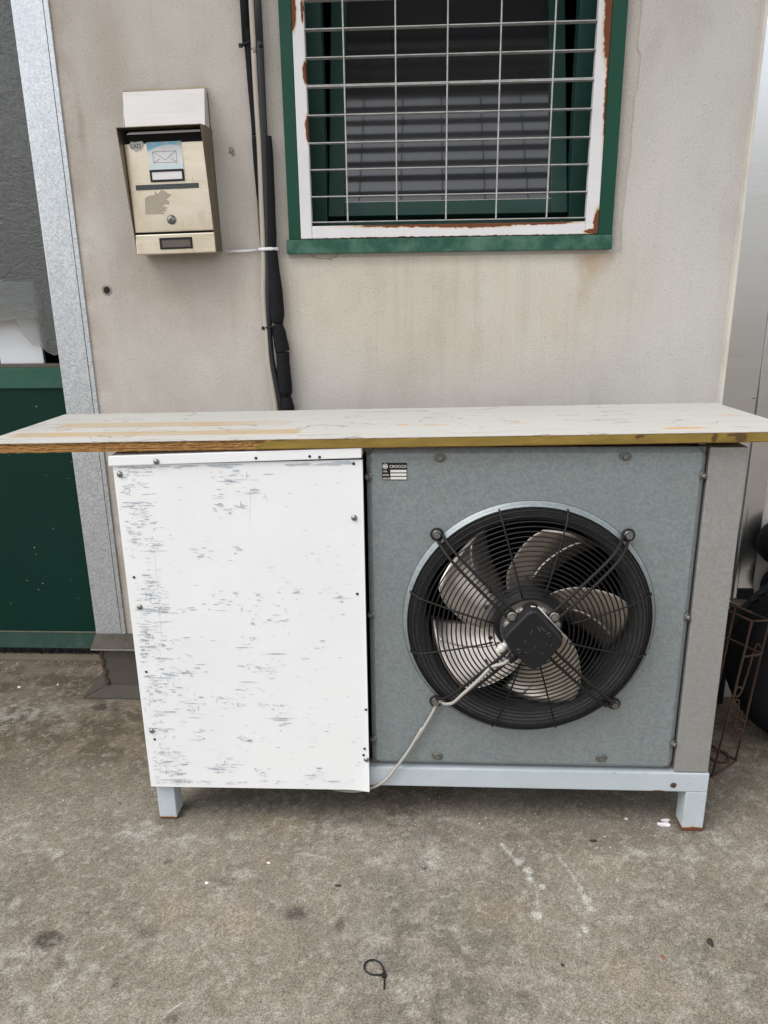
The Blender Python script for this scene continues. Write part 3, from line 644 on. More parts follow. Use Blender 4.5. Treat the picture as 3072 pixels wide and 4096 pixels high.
b = MB(); b.tube(wp([(-.508, 3.49), (-.508, 2.221), (-.507, 2.158), (-.504, 2.119), (-.501, 2.054), (-.4995, 1.975), (-.4995, 1.88), (-.5005, 1.741), (-.501, 1.626), (-.497, 1.5), (-.488, 1.35)], .020), .0065, 10)
tag(b.build('copper_pipe', M['copper'], loc=(-.505, YW - .02, 1.35)), 'thin brown copper pipe partly hidden behind beige cable', 'pipe')
# black foam insulation: left sleeve (upper) and bulging right sleeve, in pieces
fl_ = thing('foam_sleeve', (-.515, YW - .015, 1.56), 'narrow black foam pipe sleeve left of the copper pipe', 'pipe insulation')
b = MB(); b.tube(wp([(-.508, 3.49), (-.511, 2.221), (-.509, 2.145), (-.505, 2.094), (-.503, 2.015), (-.499, 1.908), (-.499, 1.872)], .015), .0140, 12); b.build('sleeve_piece', M['foam'], fl_)
b = MB(); b.tube(wp([(-.4985, 1.869), (-.498, 1.797), (-.494, 1.684), (-.493, 1.60), (-.488, 1.52)], .015), [.0145] * 17, 12); b.build('sleeve_piece', M['foam'], fl_)
fr = thing('foam_insulation', (-.46, YW - .02, .5), 'wide lumpy black foam pipe insulation above the shelf', 'pipe insulation')
def sleeve(pts, dy=.024):
    P_ = []; rad = []
    for (xc, z, r) in pts: P_.append(Vector((xc, YW - max(dy, r * .9) , z))); rad.append(r)
    PP = smooth(P_, 6); RR = []; rs = random.Random(int(pts[0][1] * 1000))
    for i in range(len(P_) - 1): RR += [rad[i] + (rad[i + 1] - rad[i]) * j / 6 for j in range(6)]
    RR.append(rad[-1]); ph = rs.uniform(0, 6)
    RR = [q * (1 + .025 * math.sin(i * .9 + ph) + rs.uniform(-.012, .012)) for i, q in enumerate(RR)]
    mb = MB(); mb.tube(PP, RR, 18); mb.build('insulation_piece', M['foam'], fr)
sleeve([(-.462, 1.868, .010), (-.463, 1.78, .0125), (-.466, 1.68, .014), (-.468, 1.60, .0155), (-.470, 1.55, .0165), (-.466, 1.463, .020), (-.463, 1.394, .0225), (-.464, 1.345, .0215), (-.466, 1.331, .017), (-.467, 1.327, .013)])
sleeve([(-.466, 1.326, .013), (-.464, 1.318, .019), (-.460, 1.30, .0215), (-.456, 1.269, .0225), (-.4515, 1.242, .0235)])
sleeve([(-.452, 1.2395, .021), (-.452, 1.20, .0215), (-.4515, 1.169, .0225), (-.449, 1.12, .0225), (-.449, 1.108, .020), (-.4495, 1.098, .015)])
sleeve([(-.449, 1.096, .015), (-.447, 1.085, .019), (-.444, 1.06, .0205), (-.440, 1.0, .021), (-.43, .8, .021), (-.42, .5, .021)])
# ties
tz = thing('cable_tie', (-.48, YW - .03, 1.55), 'white cable tie wrapped round the cables beside the letterbox', 'cable tie', 'cable ties round the pipes')
b = MB(); b.tube([(-.512, YW - .010, 1.550), (-.508, YW - .036, 1.551), (-.49, YW - .042, 1.5515), (-.468, YW - .041, 1.552), (-.452, YW - .030, 1.552), (-.450, YW - .008, 1.552)], .0050, 8, flat=(Vector((0, 0, 1)), 1.0, .35)); b.build('band', M['white_nylon'], tz)
b = MB(); b.tube([(-.512, YW - .012, 1.550), (-.56, YW - .010, 1.548), (-.616, YW - .012, 1.547)], .0040, 8, flat=(Vector((0, 0, 1)), 1.0, .3)); b.build('tail', M['white_nylon'], tz)
tz = thing('cable_tie', (-.48, YW - .03, 1.32), 'black cable tie pinching the wide foam insulation', 'cable tie', 'cable ties round the pipes')
b = MB(); b.tube([(-.506, YW - .034, 1.3155), (-.49, YW - .043, 1.318), (-.470, YW - .045, 1.3235), (-.452, YW - .030, 1.3275), (-.449, YW - .008, 1.328)], .0026, 8, flat=(Vector((0, 0, 1)), 1, .4)); b.build('band', M['plastic'], tz)
b = MB(); b.box(-.5125, -.503, YW - .040, YW - .030, 1.3100, 1.3205, .001); b.build('head', M['plastic'], tz)
tz = thing('cable_tie', (-.51, YW - .03, 2.10), 'black cable tie round the copper pipe and narrow sleeve', 'cable tie', 'cable ties round the pipes')
b = MB(); b.tube([(-.524, YW - .026, 2.106), (-.514, YW - .032, 2.109), (-.504, YW - .031, 2.113), (-.495, YW - .024, 2.115)], .003, 8, flat=(Vector((0, 0, 1)), 1, .4)); b.build('band', M['plastic'], tz)
b = MB(); b.box(-.533, -.522, YW - .032, YW - .022, 2.1005, 2.1105, .001); b.build('head', M['plastic'], tz)

# ------------------------------------------------------------------ letterbox
mb0 = Vector((-.753, YW, 1.541))
lb = thing('letterbox', mb0, 'champagne steel letterbox with raised lid on the wall', 'letterbox')
lb.rotation_euler = (0, R(-1.1), 0)
n = NM('champagne_steel', mb0); x, y, z = n.xyz(); brs = n.noise(1, 3, .6, n.scl(n.P, 6, 6, 260)); bl_ = n.noise(9, 4, .6); st = n.noise(1, 3, .6, n.scl(n.P, 60, 20, 14))
cc = n.mix(n.mr(bl_, .35, .7), lin(236, 227, 210), lin(220, 207, 184)); cc = n.mix(n.ma('MULTIPLY', n.mr(st, .62, .74), .3), cc, lin(170, 150, 122))
champ = n.done(cc, n.mr(brs, .3, .7, .26, .38), .95, n.bump(brs, .05, .0006))
n = NM('silver_steel', mb0); brs = n.noise(1, 3, .6, n.scl(n.P, 6, 6, 260))
silv = n.done(n.mix(n.noise(7, 3), lin(198, 194, 192), lin(208, 204, 201)), n.mr(brs, .3, .7, .5, .62), .35, n.bump(brs, .04, .0006))
n = NM('dull_brown_steel', mb0); ds = n.noise(1, 4, .6, n.scl(n.P, 60, 60, 6))
dull = n.done(n.mix(n.mr(ds, .35, .7), lin(112, 100, 84), lin(142, 130, 112)), .45, .7)
xL, xR = -.876, -.629
D = lambda d: YW - d
for xx in (xL, xR - .0018):
    mb = MB(); mb.prism([(xx, D(.002), 1.545), (xx, D(.072), 1.541), (xx, D(.120), 1.886), (xx, D(.002), 1.892)], (.0018, 0, 0)); mb.build('side_panel', dull, lb)
mb = MB(); mb.hexa([(xL, D(.120), 1.8845), (xR, D(.120), 1.8845), (xR, D(.120), 1.8865), (xL, D(.120), 1.8865), (xL, D(.002), 1.890), (xR, D(.002), 1.890), (xR, D(.002), 1.892), (xL, D(.002), 1.892)]); mb.build('hood', dull, lb)
mb = MB(); mb.box(xL + .002, xR - .002, D(.066), D(.064), 1.60, 1.8842); mb.build('inner_plate', M['plastic'], lb)
mb = MB(); mb.hexa([(xL + .024, D(.110), 1.868), (xR - .006, D(.110), 1.868), (xR - .010, D(.100), 1.8755), (xL + .030, D(.100), 1.8755), (xL + .024, D(.108), 1.868), (xR - .006, D(.108), 1.868), (xR - .010, D(.098), 1.8755), (xL + .030, D(.098), 1.8755)]); mb.build('slot_flap', silv, lb)
mb = MB(); mb.box(xL + .002, xR - .002, D(.001), D(.0005), 1.545, 1.99); mb.build('back_plate', dull, lb)
mb = MB(); mb.hexa([(xL + .003, D(.075), 1.604), (xR - .003, D(.075), 1.604), (xR - .003, D(.081), 1.848), (xL + .003, D(.081), 1.848), (xL + .003, D(.068), 1.604), (xR - .003, D(.068), 1.604), (xR - .003, D(.068), 1.848), (xL + .003, D(.068), 1.848)], .0022); flap = mb.build('door_flap', champ, lb)
mb = MB(); mb.box(xL + .002, xR - .002, D(.077), D(.004), 1.5412, 1.598, .0025); mb.build('lower_box', champ, lb)
# raised lid
lx0, lx1 = -.877, -.633
mb = MB(); mb.hexa([(lx0 + .006, D(.062), 1.893), (lx1, D(.062), 1.893), (lx1, D(.030), 1.996), (lx0, D(.030), 1.996), (lx0 + .006, D(.059), 1.893), (lx1, D(.059), 1.893), (lx1, D(.027), 1.996), (lx0, D(.027), 1.996)]); mb.build('lid', silv, lb)
mb = MB(); mb.hexa([(lx0, D(.031), 1.9962), (lx1, D(.031), 1.9962), (lx1 - .003, D(.018), 2.005), (lx0 + .003, D(.018), 2.005), (lx0, D(.004), 1.9962), (lx1, D(.004), 1.9962), (lx1, D(.004), 2.005), (lx0, D(.004), 2.005)], .001); mb.build('lid_top', champ, lb)
for xx in (lx0 + .0005, lx1 - .002):
    mb = MB(); mb.prism([(xx, D(.003), 1.893), (xx, D(.058), 1.893), (xx, D(.0265), 1.9955), (xx, D(.003), 1.9955)], (.0015, 0, 0)); mb.build('lid_cheek', silv, lb)
dy_ = lambda z: D(.0755 + .006 * (z - 1.604) / .244)
def mz(zx, zy, d=.08): p = onY(450 + .33003 * zx, 320 + .33003 * zy, YW - d); return p.x, p.z
def plate_frame(cx, cz, wd, ht, yf, inner, par=lb):
    mb = MB(); t = .0058
    o = [(cx - wd / 2, cz - ht / 2), (cx + wd / 2, cz - ht / 2), (cx + wd / 2, cz + ht / 2), (cx - wd / 2, cz + ht / 2)]
    mb.box(cx - wd / 2, cx + wd / 2, yf - .004, yf, cz - ht / 2, cz - ht / 2 + t, .001); mb.box(cx - wd / 2, cx + wd / 2, yf - .004, yf, cz + ht / 2 - t, cz + ht / 2, .001)
    mb.box(cx - wd / 2, cx - wd / 2 + t, yf - .0038, yf, cz - ht / 2 + .003, cz + ht / 2 - .003, .001); mb.box(cx + wd / 2 - t, cx + wd / 2, yf - .0038, yf, cz - ht / 2 + .003, cz + ht / 2 - .003, .001)
    f = mb.build('name_frame', M['plastic'], par)
    mb = MB(); mb.box(cx - wd / 2 + t * .8, cx + wd / 2 - t * .8, yf - .0018, yf - .0005, cz - ht / 2 + t * .8, cz + ht / 2 - t * .8); mb.build('name_card', inner, f)
    return f
p = mz(680, 1157); plate_frame(p[0], p[1], .102, .033, dy_(p[1]) - .0002, M['sticker_white'])
n = NM('dark_card'); card = n.done(n.mix(n.noise(30, 3), lin(84, 76, 78), lin(104, 92, 82)), .35)
p = mz(770, 1978); plate_frame(p[0], p[1], .100, .033, D(.0772), card)
# embossed dark tape
p0, p1 = mz(295, 1302), mz(1058, 1270)
n = NM('label_tape'); x, y, z = n.xyz(); tape = n.done(n.mix(n.noise(60, 3), lin(50, 56, 60), lin(64, 70, 72)), .45)
mb = MB(); zc_ = (p0[1] + p1[1]) / 2 - .001; mb.box(p0[0], p1[0], dy_(zc_) - .0008, dy_(zc_) + .001, zc_ - .0070, zc_ + .0070); tp = mb.build('label_tape', tape, lb)
text_mesh('G M R CO', .0085, 'embossed_text', simple('emboss', lin(74, 78, 80), .5), tp, (p0[0] + .014, dy_(zc_) - .00115, zc_ - .003), width=.055)
# blue and white envelope sticker
p0, p1 = mz(450, 770), mz(870, 1085); cx, cz = (p0[0] + p1[0]) / 2, (p0[1] + p1[1]) / 2; sw, sh = .104, .080
n = NM('envelope_sticker', mb0); x, y, z = n.xyz(); yf = dy_(cz)
u = n.ma('DIVIDE', n.ma('SUBTRACT', x, cx), sw / 2); v = n.ma('DIVIDE', n.ma('SUBTRACT', z, cz), sh / 2)
wv = n.ma('ADD', n.ma('MULTIPLY', n.ma('POWER', n.ma('ABSOLUTE', n.ma('SUBTRACT', u, .35)), 2), -.22), .78)
wrn = n.noise(70, 4, .7); cs = n.mix(n.mr(n.ma('SUBTRACT', v, wv), -.05, .05), lin(214, 216, 218), lin(120, 182, 210))
cs = n.mix(n.ma('MULTIPLY', n.mr(v, -.45, -.55), .6), cs, lin(186, 210, 220)); cs = n.mix(n.ma('MULTIPLY', n.mr(wrn, .52, .66), .7), cs, lin(206, 196, 178))
stick = n.done(cs, .5)
mb = MB(); mb.box(cx - sw / 2, cx + sw / 2, yf - .0012, yf + .001, cz - sh / 2, cz + sh / 2); sk = mb.build('envelope_sticker', stick, lb)
mb = MB()
def line(mb, p, q, y, wd=.0005):
    d = Vector((q[0] - p[0], 0, q[1] - p[1])).normalized(); nn = Vector((-d.z, 0, d.x)) * wd; A, B_ = Vector((p[0], y, p[1])), Vector((q[0], y, q[1])); mb.face([A - nn, B_ - nn, B_ + nn, A + nn])
ex0, ex1, ez0, ez1 = cx - .036, cx + .034, cz - .016, cz + .014
for a_, b_ in (((ex0, ez0), (ex1, ez0)), ((ex1, ez0), (ex1, ez1)), ((ex1, ez1), (ex0, ez1)), ((ex0, ez1), (ex0, ez0)), ((ex0, ez1), (cx, ez0 + .007)), ((cx, ez0 + .007), (ex1, ez1)), ((ex0, ez0), (cx - .016, ez0 + .011)), ((ex1, ez0), (cx + .016, ez0 + .011))):
    line(mb, a_, b_, yf - .0016)
mb.build('envelope_print', simple('grey_ink', lin(84, 82, 82), .6), sk)
# torn sticker reading LAD
p = mz(315, 790); yf = dy_(p[1]) - .0012
mb = MB(); tor = [(-.021, .001), (-.017, -.008), (-.008, -.013), (-.003, -.017), (.004, -.013), (.013, -.012), (.020, -.003), (.022, .006), (.018, .012), (.008, .0105), (-.004, .009), (-.013, .0115), (-.018, .008)]
mb.prism([(p[0] + a_ * 1.0, yf, p[1] + b_) for a_, b_ in tor], (0, .0012, 0)); ls = mb.build('torn_sticker', simple('sticker_grey', lin(196, 194, 192), .5), lb)
text_mesh('LAD', .017, 'sticker_text', M['ink'], ls, (p[0] - .0165, yf - .0004, p[1] - .0075), width=.030)
# scraped glue patch
mb = MB(); q = [mz(*c) for c in ((402, 1432), (440, 1400), (525, 1385), (520, 1340), (560, 1380), (600, 1330), (640, 1340), (680, 1372), (728, 1388), (700, 1410), (660, 1440), (690, 1470), (695, 1505), (640, 1500), (600, 1520), (680, 1545), (640, 1560), (668, 1590), (600, 1585), (640, 1620), (404, 1622))]
mb.prism([(a_, dy_(b_) - .0008, b_) for a_, b_ in q], (0, .0012, 0)); mb.build('glue_patch', simple('dull_glue', lin(168, 158, 142), .8), lb)
p = mz(718, 1690); mb = MB(); mb.lathe([(.0001, -.009), (.0085, -.009), (.0095, -.007), (.0125, -.005), (.0140, -.003), (.0142, .001)], (p[0], dy_(p[1]), p[1]), 'Y', 24); lk = mb.build('lock', M['zinc'], lb)
mb = MB(); mb.box(p[0] - .0012, p[0] + .0012, dy_(p[1]) - .0096, dy_(p[1]) - .0085, p[1] - .0052, p[1] + .0052); mb.build('keyhole', M['ink'], lk)
mb = MB(); p = mz(1072, 1650)
for s_, e_ in (((-.008, .012), (.010, .014)), ((-.006, .003), (.011, .006)), ((-.006, .003), (-.004, -.003)), ((-.004, -.003), (.008, -.001)), ((.008, -.001), (.007, -.009)), ((.007, -.009), (-.009, -.012))):
    line(mb, (p[0] + s_[0], p[1] + s_[1]), (p[0] + e_[0], p[1] + e_[1]), dy_(p[1]) - .0006, .0008)
mb.build('embossed_mark', silv, lb)
mb = MB(); mb.lathe([(.0001, -.001), (.005, -.001), (.006, 0)], (0, 0, 0), 'X', 12); mb.build('rivet', M['leaf'], lb, loc=(xR + .0005, D(.060), 1.80))

# ------------------------------------------------------------------ cooling unit
unit = thing('cooling_unit', (0, 1.95, 0), 'refrigeration condensing unit on pale blue steel frame with large guarded fan', 'cooling unit')
uo = org_of(unit)
FC = Vector((.264, YU, .625))                    # fan centre on the panel
galv = m_galv('galvanised_panel', uo, lin(130, 139, 141), lin(146, 154, 156), .35, (.42, .49), 170, dust=.08, streaks=(.2, .5))
galv_warm = m_galv('galvanised_cover', uo, lin(150, 149, 147), lin(162, 161, 159), .35, (.42, .55), 200, dust=.12)
galv_dim = m_galv('galvanised_dusty', uo, lin(96, 94, 90), lin(116, 112, 106), .35, (.45, .6), 110, dust=.25)
pblue = m_paint('pale_blue_paint', uo, lin(186, 195, 200), lin(172, 182, 188), .5, .45, scale=8, chips=.3, dirt=.06, rw=.004,
                rust=[((.738, 1.78, .004), (.05, .06, .009), .6), ((-.72, 1.78, .002), (.04, .06, .006), .6), ((.634, YU, .1265), (.016, None, .0035), .5)])
# frame: rails and legs
b = MB(); b.box(-.746, .7635, YU - .001, YU + .055, .126, .1835, .003); b.build('front_rail', pblue, unit)
b = MB(); b.box(-.746, .7635, 2.10, 2.16, .126, .1835, .003); b.build('rear_rail', pblue, unit)
for xx in (-.746, .7035):
    b = MB(); b.box(xx, xx + .06, YU + .0555, 2.0995, .1265, .183, .003); b.build('side_rail', pblue, unit)
for xx, ww in ((-.746, .050), (.708, .056)):
    for yy in (YU - .0005, 2.104):
        b = MB(); b.box(xx, xx + ww, yy, yy + .055, 0, .1258, .003); b.build('leg', pblue, unit)
p = onY(2400 + .3315 * 883, 2950 + .3315 * 572, YU); b = MB(); b.lathe([(.0001, -.0014), (.0072, -.0014), (.0082, -.0008)], (p.x, YU - .001, p.z), 'Y', 18); b.build('bolt_hole', M['weld'], unit)
b = MB(); rr = random.Random(77)
for i in range(34):
    if i < 14: x_, z_ = rr.uniform(.706, .764), rr.uniform(.01, .18)
    elif i < 22: x_, z_ = rr.choice([.7095, .7632, -.7455, -.697]) + rr.uniform(-.0008, .0008), rr.uniform(.01, .12)
    elif i < 30: x_, z_ = rr.uniform(-.13, .70), .1825 + rr.uniform(-.002, .0005)
    else: x_, z_ = rr.uniform(-.742, -.70), rr.uniform(.005, .11)
    L_, h_, a_ = rr.uniform(.002, .008), rr.uniform(.0004, .0014), rr.uniform(-1.2, 1.2); dx_, dz_ = L_ * math.cos(a_) / 2, L_ * math.sin(a_) / 2; nx_, nz_ = -math.sin(a_) * h_ / 2, math.cos(a_) * h_ / 2
    yy = YU - .0014 - i * 2e-6; b.face([(x_ - dx_, yy, z_ - dz_), (x_ + nx_, yy, z_ + nz_), (x_ + dx_, yy, z_ + dz_), (x_ - nx_, yy, z_ - nz_)])
tag(b.build('paint_nicks', M['weld'], unit), kind='stuff')
# casing behind the panels
b = MB(); b.box(-.742, -.150, YU + .006, 2.15, .186, 1.030); b.build('compressor_housing', galv_dim, unit)
b = MB(); b.box(.656, .664, YU + .03, 2.15, .186, 1.065); b.build('side_wall', galv_dim, unit)
b = MB(); b.box(-.148, .664, YU + .02, 2.15, 1.058, 1.066); b.build('top_sheet', galv_dim, unit)
b = MB(); b.box(-.148, .664, YU + .02, 2.15, .186, .194); b.build('bottom_sheet', galv_dim, unit)
b = MB(); b.box(-.146, .655, 2.06, 2.14, .196, 1.056); coil = b.build('coil_block', M['black'], unit)
b = MB()
for i in range(160):
    x = -.14 + .79 * i / 160; b.face([(x, 2.045, .2), (x, 2.0595, .2), (x, 2.0595, 1.05), (x, 2.045, 1.05)])
tag(b.build('coil_fins', M['hub'], coil), kind='stuff')
# fan panel: folded tray with round hole and bell mouth
px0, px1, pz0, pz1 = -.138, .664, .1945, 1.0705
b = MB(); N = 96; fo = .013; ch = .010
ix0, ix1, iz0, iz1 = px0 + fo, px1 - fo, pz0 + fo, pz1 - fo
angs = sorted(set([2 * math.pi * j / N for j in range(N)] + [math.atan2(cz - FC.z, cx - FC.x) % (2 * math.pi) for cx in (ix0, ix1) for cz in (iz0, iz1)]))
ci, ri = [], []
for a in angs:
    ca, sa = math.cos(a), math.sin(a)
    tx = ((ix1 if ca > 0 else ix0) - FC.x) / ca if abs(ca) > 1e-9 else 1e9
    tz_ = ((iz1 if sa > 0 else iz0) - FC.z) / sa if abs(sa) > 1e-9 else 1e9
    t = min(tx, tz_); ri.append(b.bm.verts.new((FC.x + ca * t, YU, FC.z + sa * t))); ci.append(b.bm.verts.new((FC.x + ca * .317, YU, FC.z + sa * .317)))
k = len(angs)
for j in range(k): b.bm.faces.new((ci[j], ci[(j + 1) % k], ri[(j + 1) % k], ri[j]))
cc = .022
b.face([(ix0, YU, iz0), (ix1, YU, iz0), (px1 - cc, YU + ch, pz0), (px0 + cc, YU + ch, pz0)]); b.face([(ix0, YU, iz1), (px0 + cc, YU + ch, pz1), (px1 - cc, YU + ch, pz1), (ix1, YU, iz1)])
b.face([(ix0, YU, iz0), (px0, YU + ch, pz0 + cc), (px0, YU + ch, pz1 - cc), (ix0, YU, iz1)]); b.face([(ix1, YU, iz0), (ix1, YU, iz1), (px1, YU + ch, pz1 - cc), (px1, YU + ch, pz0 + cc)])
for a0, a1 in (((px0 + cc, pz0), (px1 - cc, pz0)), ((px0 + cc, pz1), (px1 - cc, pz1)), ((px0, pz0 + cc), (px0, pz1 - cc)), ((px1, pz0 + cc), (px1, pz1 - cc))):
    b.face([(a0[0], YU + ch, a0[1]), (a1[0], YU + ch, a1[1]), (a1[0], YU + ch + .02, a1[1]), (a0[0], YU + ch + .02, a0[1])])
panel = b.build('fan_panel', galv, unit)
b = MB(); b.box(px0, px0 + .03, YU + .012, YU + .03, pz0, pz1); b.box(px1 - .03, px1, YU + .012, YU + .03, pz0, pz1); b.box(px0 + .03, px1 - .03, YU + .0125, YU + .03, pz1 - .03, pz1 - .001); b.box(px0 + .03, px1 - .03, YU + .0125, YU + .03, pz0 + .001, pz0 + .03)
b.build('panel_backing', galv_dim, unit)
b = MB(); b.lathe([(.3160, .0003), (.3120, -.002), (.3090, -.007), (.306, -.011), (.3025, -.0124)], FC, 'Y', 96); b.build('raised_lip', galv, panel)
b = MB(); b.lathe([(.3024, -.0124), (.300, -.0125), (.288, -.010), (.274, -.002), (.263, .012), (.257, .034), (.255, .10)], FC, 'Y', 96); b.build('bell_mouth', m_galv('bell_mouth_shaded', uo, lin(66, 68, 68), lin(84, 86, 86), .4, (.4, .5), 230), panel)  # shade inside the throat is put into this darker galvanised colour
# right hand cover
b = MB(); b.hexa([(.6705, YU + .001, .1865), (.7595, YU + .001, .1865), (.757, YU + .001, 1.0705), (.6690, YU + .001, 1.0705), (.6705, YU + .034, .1865), (.7595, 2.15, .1865), (.757, 2.15, 1.0705), (.669, YU + .034, 1.0705)], .003); b.build('side_cover', galv_warm, unit)
# white film-covered panel and its top trim
WY = YU - .020
white = m_paint('white_panel', uo, lin(238, 239, 240, .97), lin(230, 231, 233, .97), .5, .5, scale=3, dirt=.015)
b = MB(); nb = 30
top = lambda x: 1.034 + (x + .752) * .0225; bot = lambda x: .1215 + (x + .752) * .006
fv = []
for i in range(nb + 1):
    x = -.752 + (.6065) * i / nb; kx = max(0, (x + .20) / .055)
    yb = WY - .005 * kx * kx; zb_ = bot(x) - .0035 * kx
    fv.append(((x, yb, zb_), (x, WY - .003 * kx * kx, bot(x) + .05), (x, WY, bot(x) + .12), (x, WY, top(x))))
for A, B_ in zip(fv, fv[1:]):
    for j in range(3):
        b.face([A[j], B_[j], B_[j + 1], A[j + 1]])
    b.face([A[0], B_[0], Vector(B_[0]) + Vector((0, .002, 0)), Vector(A[0]) + Vector((0, .002, 0))])
b.face([fv[0][0], fv[0][3], Vector(fv[0][3]) + Vector((0, .02, 0)), Vector(fv[0][0]) + Vector((0, .02, 0))]); b.face([fv[-1][0], fv[-1][3], Vector(fv[-1][3]) + Vector((0, .018, 0)), Vector(fv[-1][0]) + Vector((0, .018, 0))])
wpn = b.build('white_panel', white, unit, label='white coated sheet panel with many peeled scratches')
b = MB(); b.hexa([(-.760, WY - .006, 1.0335), (-.1465, WY - .006, 1.0525), (-.1465, WY - .006, 1.0765), (-.758, WY - .006, 1.0575), (-.760, WY + .004, 1.0335), (-.1465, WY + .004, 1.0525), (-.1465, 2.15, 1.0685), (-.757, 2.15, 1.0585)], .0015)
trim = b.build('top_trim', white, unit)
# scratches: thin bare slivers of the peeled film
fl = MB(); fd = MB(); rr = random.Random(21)
sl_n = [0]
def sliver(mb, x, z, L, h, y=WY - .0004):
    sl_n[0] += 1; y -= sl_n[0] * 4e-7
    k = max(2, int(L / .004)); up, lo = [], []
    sl = rr.uniform(-.05, .05)
    for i in range(k + 1):
        xx = x - L / 2 + L * i / k; e = math.sin(math.pi * (i + .3) / (k + .6)) ** .5
        up.append((xx, y, z + sl * (xx - x) + h * .5 * e * rr.uniform(.4, 1.3))); lo.append((xx, y, z + sl * (xx - x) - h * .5 * e * rr.uniform(.4, 1.3)))
    for i in range(k): mb.face([lo[i], lo[i + 1], up[i + 1], up[i]])
def inside(x, z): return -.744 < x < -.158 and bot(x) + .006 < z < top(x) - .004
def zp(zx, zy): p = onY(.9644 * zx, 1700 + .9644 * zy, WY); return p.x, p.z
CL = [(560, 190, 60, 14, 26), (545, 265, 45, 25, 16), (580, 350, 50, 40, 44), (600, 400, 30, 12, 6), (545, 440, 30, 20, 16), (590, 485, 60, 8, 16), (630, 505, 25, 10, 8), (545, 530, 20, 20, 7), (620, 640, 22, 40, 20), (620, 690, 40, 30, 24), (640, 720, 40, 20, 16), (640, 765, 50, 12, 30), (760, 765, 80, 10, 10),
      (590, 800, 25, 20, 10), (640, 830, 40, 20, 14), (600, 880, 25, 30, 22), (650, 915, 50, 15, 22), (600, 930, 20, 40, 20), (640, 970, 40, 15, 12), (670, 1040, 45, 15, 18), (780, 1020, 50, 18, 18), (650, 1075, 40, 20, 18), (700, 1100, 70, 20, 14), (640, 1150, 25, 40, 24), (700, 1180, 60, 20, 10), (640, 1220, 30, 30, 14),
      (680, 1300, 40, 25, 12), (680, 1370, 45, 30, 30), (720, 1430, 50, 25, 34), (740, 1478, 60, 6, 18), (850, 1480, 40, 4, 6), (935, 1415, 40, 16, 18), (1085, 1440, 30, 10, 8), (1315, 1445, 30, 12, 10), (1000, 1480, 250, 4, 18), (935, 225, 25, 12, 8), (920, 290, 20, 15, 8), (1050, 280, 30, 10, 8), (960, 345, 50, 12, 16), (1000, 205, 40, 10, 8),
      (1150, 770, 40, 60, 10), (1030, 740, 120, 40, 14), (1070, 850, 40, 30, 8), (1020, 890, 30, 20, 8), (1130, 1000, 20, 30, 10), (1050, 1010, 40, 25, 8), (1030, 1090, 50, 25, 10), (1150, 1165, 50, 10, 14), (1160, 1220, 20, 30, 14), (980, 1160, 60, 10, 12), (920, 1130, 30, 15, 6), (800, 1185, 20, 20, 8), (830, 1300, 20, 20, 8), (1030, 1300, 40, 10, 8), (860, 1140, 60, 15, 8), (1240, 690, 20, 12, 5), (1410, 715, 15, 12, 5), (1310, 900, 20, 12, 5), (1310, 550, 20, 10, 3), (840, 520, 50, 20, 8), (985, 515, 20, 8, 4), (760, 900, 60, 30, 8), (930, 740, 60, 30, 8), (1290, 990, 40, 40, 5)]
for (cx_, cy_, sx_, sy_, cnt) in CL:
    for i in range(int(cnt * 1.35)):
        x, z = zp(cx_ + rr.gauss(0, sx_ * .75), cy_ + rr.gauss(0, sy_ * 1.0))
        L = min(.075, abs(rr.lognormvariate(-4.55, .75))); h = min(.0050, max(.0006, rr.lognormvariate(-6.7, .6)))
        if inside(x - L / 2, z) and inside(x + L / 2, z):
            sliver(fl, x, z, L, h)
            if rr.random() < .3: sliver(fd, x + rr.uniform(-.3, .3) * L, z - h * .55, L * rr.uniform(.3, .9), .0006, WY - .0011)
        if rr.random() < .10:
            x2 = x + rr.uniform(-.01, .01); hh_ = rr.uniform(.002, .009)
            if inside(x2, z + hh_) and inside(x2, z - hh_):
                a_ = Vector((x2, WY - .0021 - i * 2e-6 - cx_ * 1e-7, z)); d_ = Vector((rr.uniform(-.003, .003), 0, hh_)); fd.face([a_ - d_ - Vector((.0003, 0, 0)), a_ - d_ + Vector((.0003, 0, 0)), a_ + d_ + Vector((.0003, 0, 0)), a_ + d_ - Vector((.0003, 0, 0))])
for i in range(240):
    x, z = rr.uniform(-.74, -.165), rr.uniform(.14, 1.02); L = rr.uniform(.003, .014)
    if inside(x - L, z) and inside(x + L, z): sliver(fd if rr.random() < .35 else fl, x, z, L, rr.uniform(.0004, .0012), WY - .0009)
for i in range(26):                              # bare strip right under the trim
    x = rr.choice([rr.uniform(-.745, -.45), rr.uniform(-.33, -.16)]); L = rr.uniform(.02, .06)
    z = top(x) - rr.uniform(.004, .010)
    if -.744 < x - L / 2 and x + L / 2 < -.158: sliver(fl, x, z, L, rr.uniform(.002, .006))
tag(fl.build('peeled_slivers', M['flake'], wpn), kind='stuff'); tag(fd.build('scratch_lines', M['flake_dark'], wpn), kind='stuff')
for q_a, q_b in (((1040, 260), (1035, 420)), ((640, 520), (672, 900))):
    b = MB(); x0_, z0_ = zp(*q_a); x1_, z1_ = zp(*q_b); b.face([(x0_, WY - .0006, z0_), (x0_ + .0005, WY - .0006, z0_), (x1_ + .0005, WY - .0006, z1_), (x1_, WY - .0006, z1_)]); b.build('scored_line', M['flake'], wpn)
